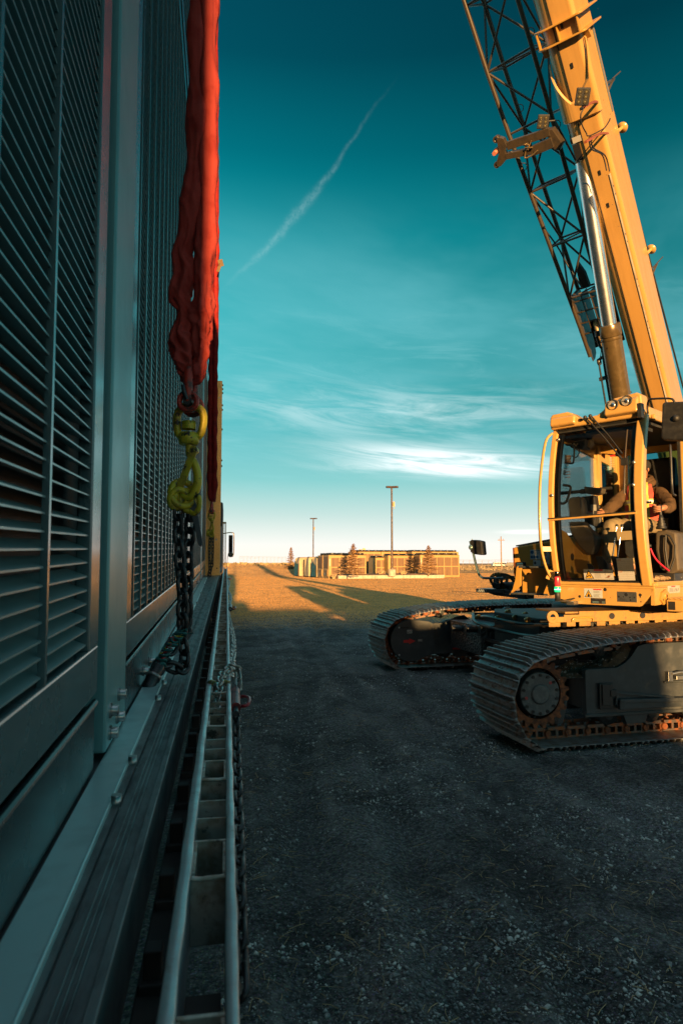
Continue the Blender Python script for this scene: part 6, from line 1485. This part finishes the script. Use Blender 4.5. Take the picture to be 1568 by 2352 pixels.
print('boom el',math.degrees(math.asin(bu.z)),'head',math.degrees(math.atan2(bu.x,bu.y)))
# stiffening collars near the top
def collar(y,t=.02,ext=.085,notch=False):
    o_=sect(W_+2*ext,Hh+2*ext*.8); i_=sect(W_+.002,Hh+.002); g=G(); g.ring(i_,o_,XZy,y,y+t); return g.obj('boom_collar',M_yel,boom,fix=True,bevel=.004)
yc1=bbel(1213,108).y; yc2=bside(1360,60).y
ca=bbel(1222,86); cb=bbel(1226,128)
collar(ca.y); collar(cb.y)
g=G()
for x in (-.235,.235,.0): g.box(x-.008,x+.008,cb.y+.02,ca.y,-Hh/2-.055,-Hh/2+.0)
for x in (-1,1): g.prism([(cb.y,-.1),(cb.y-.10,-.13),(cb.y,-.2)],YZ,x*(W_/2),x*(W_/2+.06))
g.obj('collar_gusset',M_yel,boom,bevel=.003)
# groove lines and slots along the belly
g=G(); g.box(-.055,-.045,-2.0,7.4,-Hh/2-.009,-Hh/2+.01); g.obj('belly_seam',M_satin,boom)
g=G()
for y in np.arange(2.0,7.2,.42): g.box(.035,.062,y,y+.055,-Hh/2-.009,-Hh/2+.01)
g.obj('belly_slots',M_ink,boom)
# V shaped reinforcement on the belly
S_=sect(W_+.07,Hh+.07); S_=[p for p in S_ if p[1]<-Hh/2+.30]; yl=bbel(1300,285).y; ym=bbel(1300,244).y; yt=bbel(1262,150).y
g=G(); nS=len(S_); vs=[];fs=[]
for k,(x,z) in enumerate(S_):
    u=abs(2*(k/(nS-1))-1); t=ym+(yt-ym)*u**1.1+(.12 if k<nS/2 else 0)*u
    lift=.0 if u<.93 else -.02
    for q,yy_ in enumerate((yl-.02,yl,ym-.03,t-.02,t)):
        s_=(.90,1,1,1,.93)[q]; vs.append((x*s_,yy_,-Hh/2*0+z*(.93 if q in(0,4) else 1)))
for k in range(nS-1):
    for q in range(4): fs.append((k*5+q,(k+1)*5+q,(k+1)*5+q+1,k*5+q+1))
g.add(vs,fs,0,False); o=g.obj('reinforcing_plate',M_boom,boom); s=o.modifiers.new('t','SOLIDIFY'); s.thickness=.018
# crescent brackets on the side with work light, cable
def cres(px0,py0,px1,py1):
    a=bside(px0,py0); b=bside(px1,py1); g=G(); n=10; vs=[];fs=[]
    d=b-a
    for i in range(n+1):
        t=i/n; c=a+d*t; w=.085*math.sin(PI*min(1,t*1.0+.08))**.7*(1-t*.75); 
        for (dx,dy) in ((0,-.012),(w,-.012),(w,.012),(0,.012)): vs.append((W_/2+dx,c.y+dy+.03*math.sin(PI*t),c.z))
    for i in range(n):
        for j in range(4): fs.append((i*4+j,i*4+(j+1)%4,(i+1)*4+(j+1)%4,(i+1)*4+j))
    g.add(vs,fs); g.add(vs[:4],[(0,1,2,3)]); g.add(vs[-4:],[(3,2,1,0)]); return g.obj('crescent_bracket',mat('red brown bracket paint',(.22,.06,.03),.45),boom,bevel=.004)
cres(1330,252,1380,236); cres(1340,328,1397,306)
def worklight(c,s,nm='work_light'):
    # c in boom coords, lamp faces the camera/down
    g=G(); n_=(BI.to_3x3()@(CAM-(BF@c))).normalized(); x_=(BI.to_3x3()@rt); x_=(x_-n_*x_.dot(n_)).normalized(); z_=x_.cross(n_)
    if (BF.to_3x3()@z_).z<0: z_=-z_
    g.M=frame(c,x_,-n_,z_); h=s/2
    g.box(-h,h,-.02,.05,-h*1.15,h*1.15); g.box(-h*.8,h*.8,.05,.07,-h*.9,h*.9)
    wl=g.obj(nm,M_black,boom,bevel=s*.16,seg=3)
    q=G(); q.M=g.M
    for i in (-1,1):
        for j in (-.62,.0,.62): q.lathe([(0,.004),(s*.15,.004),(s*.17,0)],(i*s*.22,-.021,j*s*.5),(0,-1,0),12,0); q.lathe([(0,.006),(s*.06,.006),(s*.06,.003)],(i*s*.22,-.021,j*s*.5),(0,-1,0),8,1)
    q.obj('led_cluster',[mat('smoked led reflector',(.16,.13,.08),.2,.7),mat('led chip',(.16,.13,.06),.3)],wl); return wl
wa=bside(1337,222,W_/2+.09); worklight(wa,.15)
g=G(); g.tube([wa+V((-.02,-.09,.02)),bside(1332,250,W_/2+.06)],.012,6); g.tube(smooth_path([wa+V((0,-.1,.03)),bside(1333,262,W_/2+.04),bside(1335,285,W_/2+.015),bside(1345,305,W_/2+.015),bside(1352,312,W_/2+.02),bside(1385,295,W_/2+.015),bside(1398,278,W_/2+.015),bside(1400,272,W_/2+.01)],5),.007,6)
for (a,b) in (((1356,322),(1385,372)),((1352,325),(1378,370)),): g.tube(smooth_path([bside(a[0],a[1],W_/2+.05),bside(a[0]+6,a[1]+18,W_/2+.03),bside(b[0]+4,b[1]-14,W_/2+.012),bside(b[0]+14,b[1]+22,W_/2+.012)],5),.008,6)
g.obj('cable',M_black,boom)
wb=bbel(1264,272,-Hh/2-.02); wb.x-=.10; worklight(wb,.14); g=G(); g.tube([wb,wb+V((.12,-.05,.06))],.012,6); g.obj('lamp_stalk',M_black,boom)
# side conduit strip
sa=bside(1397,400); sb_=bside(1470,690)
zc=sa.z; g=G(); g.box(W_/2,W_/2+.018,-4.0,sa.y,zc-.03,zc+.02); g.obj('conduit_cover',mat('weathered cream cover',(.38,.30,.20),.45,0,(.27,.20,.12),5),boom,bevel=.004)
g=G(); g.box(W_/2,W_/2+.012,-4.0,sa.y,zc-.046,zc-.031); g.obj('conduit_cable',M_black,boom)
g=G()
for y in np.arange(sa.y-.15,-4,-.62):
    for d in (0,-.1): g.lathe([(0,.006),(.009,.006),(.011,0)],(W_/2+.018,y+d,zc),(1,0,0),10)
g.obj('cover_screw',M_satin,boom)
s2=bside(1377,30); g=G(); zt=Hh/2-.10; g.box(W_/2,W_/2+.012,bside(1395,268).y,cb.y-.02,zt-.02,zt+.02); g.obj('upper_rail',mat('blue grey rail',(.2,.24,.27),.35,.5),boom,bevel=.003)
# knobs, eyelets and rope along the top edge
def btop(px,py): p=bside(px,py,W_/2-.05); return p
for (px,py) in ((1413,302),(1484,573)):
    p=btop(px,py); g=G(); c=V((W_/2-.02,p.y,Hh/2)); g.tube([c,c+V((.03,0,.11))],.022,12); g.lathe([(0,.02),(.065,.018),(.068,.0),(0,-.01)],c+V((.035,0,.115)),V((.2,0,1)),24); g.obj('rope_roller',M_cream,boom)
for (px,py) in ((1392,187),(1494,608)):
    p=btop(px,py); c=V((W_/2-.03,p.y,Hh/2)); g=G(); g.bar(c,c+V((.06,-.02,.22)),.03,.012); g.bar(c+V((0,-.1,0)),c+V((.05,-.02,.19)),.025,.012); g.tube([c+V((.05,0,.16)),c+V((.12,.02,.33))],.008,6); g.obj('rope_guide',M_jib,boom)
yk=btop(1398,185).y
g=G(); g.tube([(W_/2-.08,yk,Hh/2+.10),(W_/2-.04,-4.2,Hh/2+.55)],.014,8); g.obj('hoist_rope',M_satin,boom)
# small decals, stains on side
g=G(); p=bside(1318,324,W_/2); 
p=bbel(1318,323); g.box(p.x-.02,p.x+.09,p.y-.03,p.y+.04,-Hh/2-.008,-Hh/2-.006); g.obj('boom_decal',M_white,boom)
g=G()
for (px,py) in ((1385,230),(1400,262),(1372,20),(1392,402),(1420,520),(1405,470),(1448,760)): p=bside(px,py); g.lathe([(0,.002),(.007,.002),(.007,0)],(W_/2,p.y,p.z),(1,0,0),8)
g.obj('bolt_holes',M_ink,boom)
# recess and clevis where the cylinder is pinned
cyT=pf(1338,372,8.78); cyM=pf(1398,746,9.32); cyB=cyM+(cyM-cyT).normalized()*2.6
g=G(); p=bbel(1325,350,-Hh/2); g.box(p.x-.035,p.x+.05,p.y-.10,p.y+.10,-Hh/2-.010,-Hh/2+.0,0); o=g.obj('recess',M_ink,boom,bevel=.003)
g=G(UI); d=(cyT-cyM).normalized(); g.tube([cyM,cyT],.098,40); rod=g.obj('cylinder_rod',M_chrome,cr)
g=G(UI); g.tube([cyT,cyT+d*.04],.10,32); g.tube([cyT+d*.04,cyT+d*.32],[.075,.05],20); g.lathe([(0,.10),(.06,.10),(.06,-.10),(0,-.10)],cyT+d*.30,bs,20); g.obj('rod_eye',M_olive,rod)
g=G(UI); g.tube([cyB,cyM-d*.005],.133,44); g.lathe([(.10,.045),(.136,.045),(.142,.035),(.142,-.11),(.136,-.12),(.133,-.12)],cyM-d*.04,d,44); g.lathe([(.139,.01),(.139,-.01),(.133,-.02)],cyM-d*.19,d,44); g.obj('cylinder_barrel',M_olive,cr)
g=G(UI)
side=-(bs*1.0)
l0=cyM-d*.45-bs*.17+bm*.05
P=[cyM-d*.10-bs*.19,cyM-d*.25-bs*.17,cyM-d*.33-bs*.14,cyM-d*.55-bs*.15,cyM-d*1.6-bs*.15]; g.tube(smooth_path(P,5),.018,8)
P=[cyM-d*.50-bs*.22,cyM-d*1.8-bs*.22]; g.tube(P,.013,8); g.tube([cyM-d*.05-bs*.16,cyM-d*.12-bs*.16],.05,12); g.bar(cyM-d*.72-bs*.25,cyM-d*.70-bs*.13,.03,.05); g.tube(smooth_path([cyM-d*.12-bs*.19,cyM-d*.3-bs*.16,cyM-d*.42-bs*.19,cyM-d*.5-bs*.21],5),.006,6)
g.obj('hydraulic_pipe',M_satin,cr)
# ---- lattice jib stowed beside the boom
jA=pf(1392,800,10.45); jB=pf(1147,0,8.75); ju=(jB-jA).normalized(); js=(bs-ju*bs.dot(ju)).normalized(); jm=ju.cross(js).normalized()
if jm.dot(bm)<0: jm=-jm
JF=frame(jA,js,ju,-jm); JL=UI@JF; Lj=(jB-jA).length
g=G(UI@JF@Matrix.Identity(4)); g.M=Matrix.Identity(4)
def jw(y): return .20+.115*max(0,min(1,(y-.2)/(Lj*.75)))       # half width
def jc(sx_,sz_,y): h=jw(y); return V((sx_*h,y,sz_*h))
ys=[0.95]
while ys[-1]<Lj+1.6: ys.append(ys[-1]+.80)
for sx_ in (-1,1):
    for sz_ in (-1,1): g.tube([jc(sx_,sz_,y) for y in [.0,.5]+ys],.030,12)
jib=g.obj('lattice_jib',M_jib,cr,M=JL)
for k in range(len(ys)-1):
    y0,y1=ys[k],ys[k+1]; g=G()
    for (a,b) in (((-1,-1),(1,-1)),((1,-1),(1,1)),((1,1),(-1,1)),((-1,1),(-1,-1))):
        g.tube([jc(*a,y0),jc(*b,y0)],.015,8)
        if (a[0]+b[0]) and k%2 or (a[1]+b[1]) and not k%2: g.tube([jc(*a,y0),jc(*b,y1)],.016,8)
        else: g.tube([jc(*b,y0),jc(*a,y1)],.016,8)
    g.tube([jc(-1,-1,y0),jc(1,1,y0)],.011,6)
    g.obj('lacing',M_jib,jib)
g=G()
for (sx_,sz_,y) in ((-1,-1,2.9),(1,-1,3.2),(-1,1,3.6),(1,-1,4.3),(-1,-1,5.3)):
    c=jc(sx_,sz_,y); pts=[c+V((.05*math.cos(a)+.04,.05*math.sin(a),-.02)) for a in [2*PI*i/12 for i in range(12)]]; g.tube(pts,.006,5,closed=True)
g.obj('rope_eye',M_jib,jib)
# jib head: plated box with sheave
g=G(); h=.20
for x in (-h,h-.012): g.prism([(.95,-h),(.95,h),(.30,h),(-.05,h*.3),(-.10,-.05),(-.1,-.16),(.25,-h)],YZ,x,x+.012)
for k in range(4): g.box(-h+.012,h-.012,.86-k*.17,.875-k*.17,-h,-h+.05); 
g.box(-h,h,.93,.96,-h,-h+.04); g.box(-.07,-.058,.2,.95,-h,h*.6);g.box(.06,.072,.2,.95,-h,h*.6); g.obj('head_plate',M_jib,jib,bevel=.004)
for k in range(4):
    g=G(); g.box(-h-.003,-h+.015,.80-k*.17,.86-k*.17,-.02,.02); g.obj('head_slot',mat('pale slot edge',(.16,.17,.17),.5),jib)
g=G(); 
for (y,r) in ((.32,.19),(.06,.15)): g.lathe([(.03,-.03),(r*.5,-.02),(r-.03,-.012),(r,-.035),(r,.035),(r-.03,.012),(r*.5,.02),(.03,.03)],(.0,y,-.10),(1,0,.25),36,0,closed=True)
g.obj('sheave',mat('pale sheave',(.30,.20,.09),.4,.2),jib)
g=G(); g.lathe([(.025,-.02),(.05,-.02),(.05,.02),(.025,.02)],(-.13,-.15,-.10),(1,0,0),18,0,closed=True); g.bar((-.13,-.12,-.10),(.12,.0,-.08),.04,.05); g.tube(smooth_path([(.05,.1,-.24),(.1,-.2,-.2),(.13,-.6,-.16),(.2,-.75,-.1)],4),.009,6); g.obj('head_lug',M_jib,jib)
g=G(); g.tube(smooth_path([jc(-1,-1,2.05),jc(-1,-1,1.7)+V((.06,0,.1)),jc(-1,-1,1.4)+V((.09,0,.14)),jc(0,-1,1.05)],5),.012,6); g.prism([(-.07,1.0),(.06,1.0),(.05,1.22),(-.01,1.4),(-.05,1.3)],FL,-.10,-.02); g.obj('hose_bundle',M_black,jib)
# ---- stow bracket holding the jib
def bk(px,py,x): return BI@ppl(px,py,BF@V((0,0,-Hh/2-.05)),bm)
z0=-Hh/2-.05
def bb(px,py,dz=0): p=BI@ppl(px,py,BF@V((0,0,z0+dz)),bm); return p
A0=bb(1262,302); A1=bb(1164,335); C0=bb(1270,325); C1=bb(1225,345); C2=bb(1160,358)
g=G(); g.bar(A0,A1,.10,.06,up=(0,0,1)); g.bar(C0,C1,.12,.10,up=(0,0,1)); g.bar(C1,C2,.075,.10,up=(0,0,1))
def plate(pl,z1,z2,nm,m_,par):
    g=G(); pts=[bb(a,b) for a,b in pl]; n=len(pts); f=[V((p.x,p.y,z1)) for p in pts]+[V((p.x,p.y,z2)) for p in pts]
    g.add(f,[tuple(range(n)),tuple(range(2*n-1,n-1,-1))]+[(i,n+i,n+(i+1)%n,(i+1)%n) for i in range(n)]); return g.obj(nm,m_,par,fix=True,bevel=.004)
br_=g.obj('stow_bracket',M_jib,boom,bevel=.006)
plate([(1142,318),(1148,313),(1158,316),(1165,332),(1162,345),(1166,362),(1152,379),(1144,381),(1141,374),(1148,348)],z0-.05,z0+.03,'end_claw',M_jib,br_)
plate([(1252,300),(1268,296),(1292,330),(1285,345),(1272,342),(1262,322)],z0-.02,z0+.12,'boom_shoe',M_jib,br_)
g=G()
for (px,py) in ((1140,319),(1141,346),(1142,377)): c=bb(px,py); g.lathe([(.022,-.04),(.04,-.04),(.04,.05),(.022,.05)],V((c.x,c.y,z0)),(0,0,1),18,0,closed=True)
g.lathe([(0,.07),(.028,.07),(.028,0)],V((bb(1141,346).x,bb(1141,346).y,z0-.05)),(0,0,-1),14,1)
g.obj('claw_eye',[M_jib,mat('pink plastic pin',(.45,.14,.08),.4)],br_)
g=G(); c=bb(1215,330); 
for k in range(5): g.tube([V((c.x+random.uniform(-.06,.06),c.y+random.uniform(-.05,.05),z0-.07)) for _ in range(3)],.011,6)
g.tube(smooth_path([V((c.x-.05,c.y-.06,z0-.07)),V((c.x-.08,c.y-.13,z0-.07)),V((c.x+.02,c.y-.13,z0-.07)),V((c.x+.10,c.y-.10,z0-.07))],4),.01,6); g.obj('latch_mechanism',mat('bronze latch',(.22,.14,.06),.4,.5),br_)
# boom foot supports
g=G(); 
for x in (-.36,.33): g.prism([(2.6,1.3),(4.6,1.3),(4.6,2.3),(4.25,2.75),(3.9,2.6),(2.9,1.8)],YZ,x-.03,x+.03)
g.obj('boom_support',M_yel,cr,M=CL,bevel=.01)
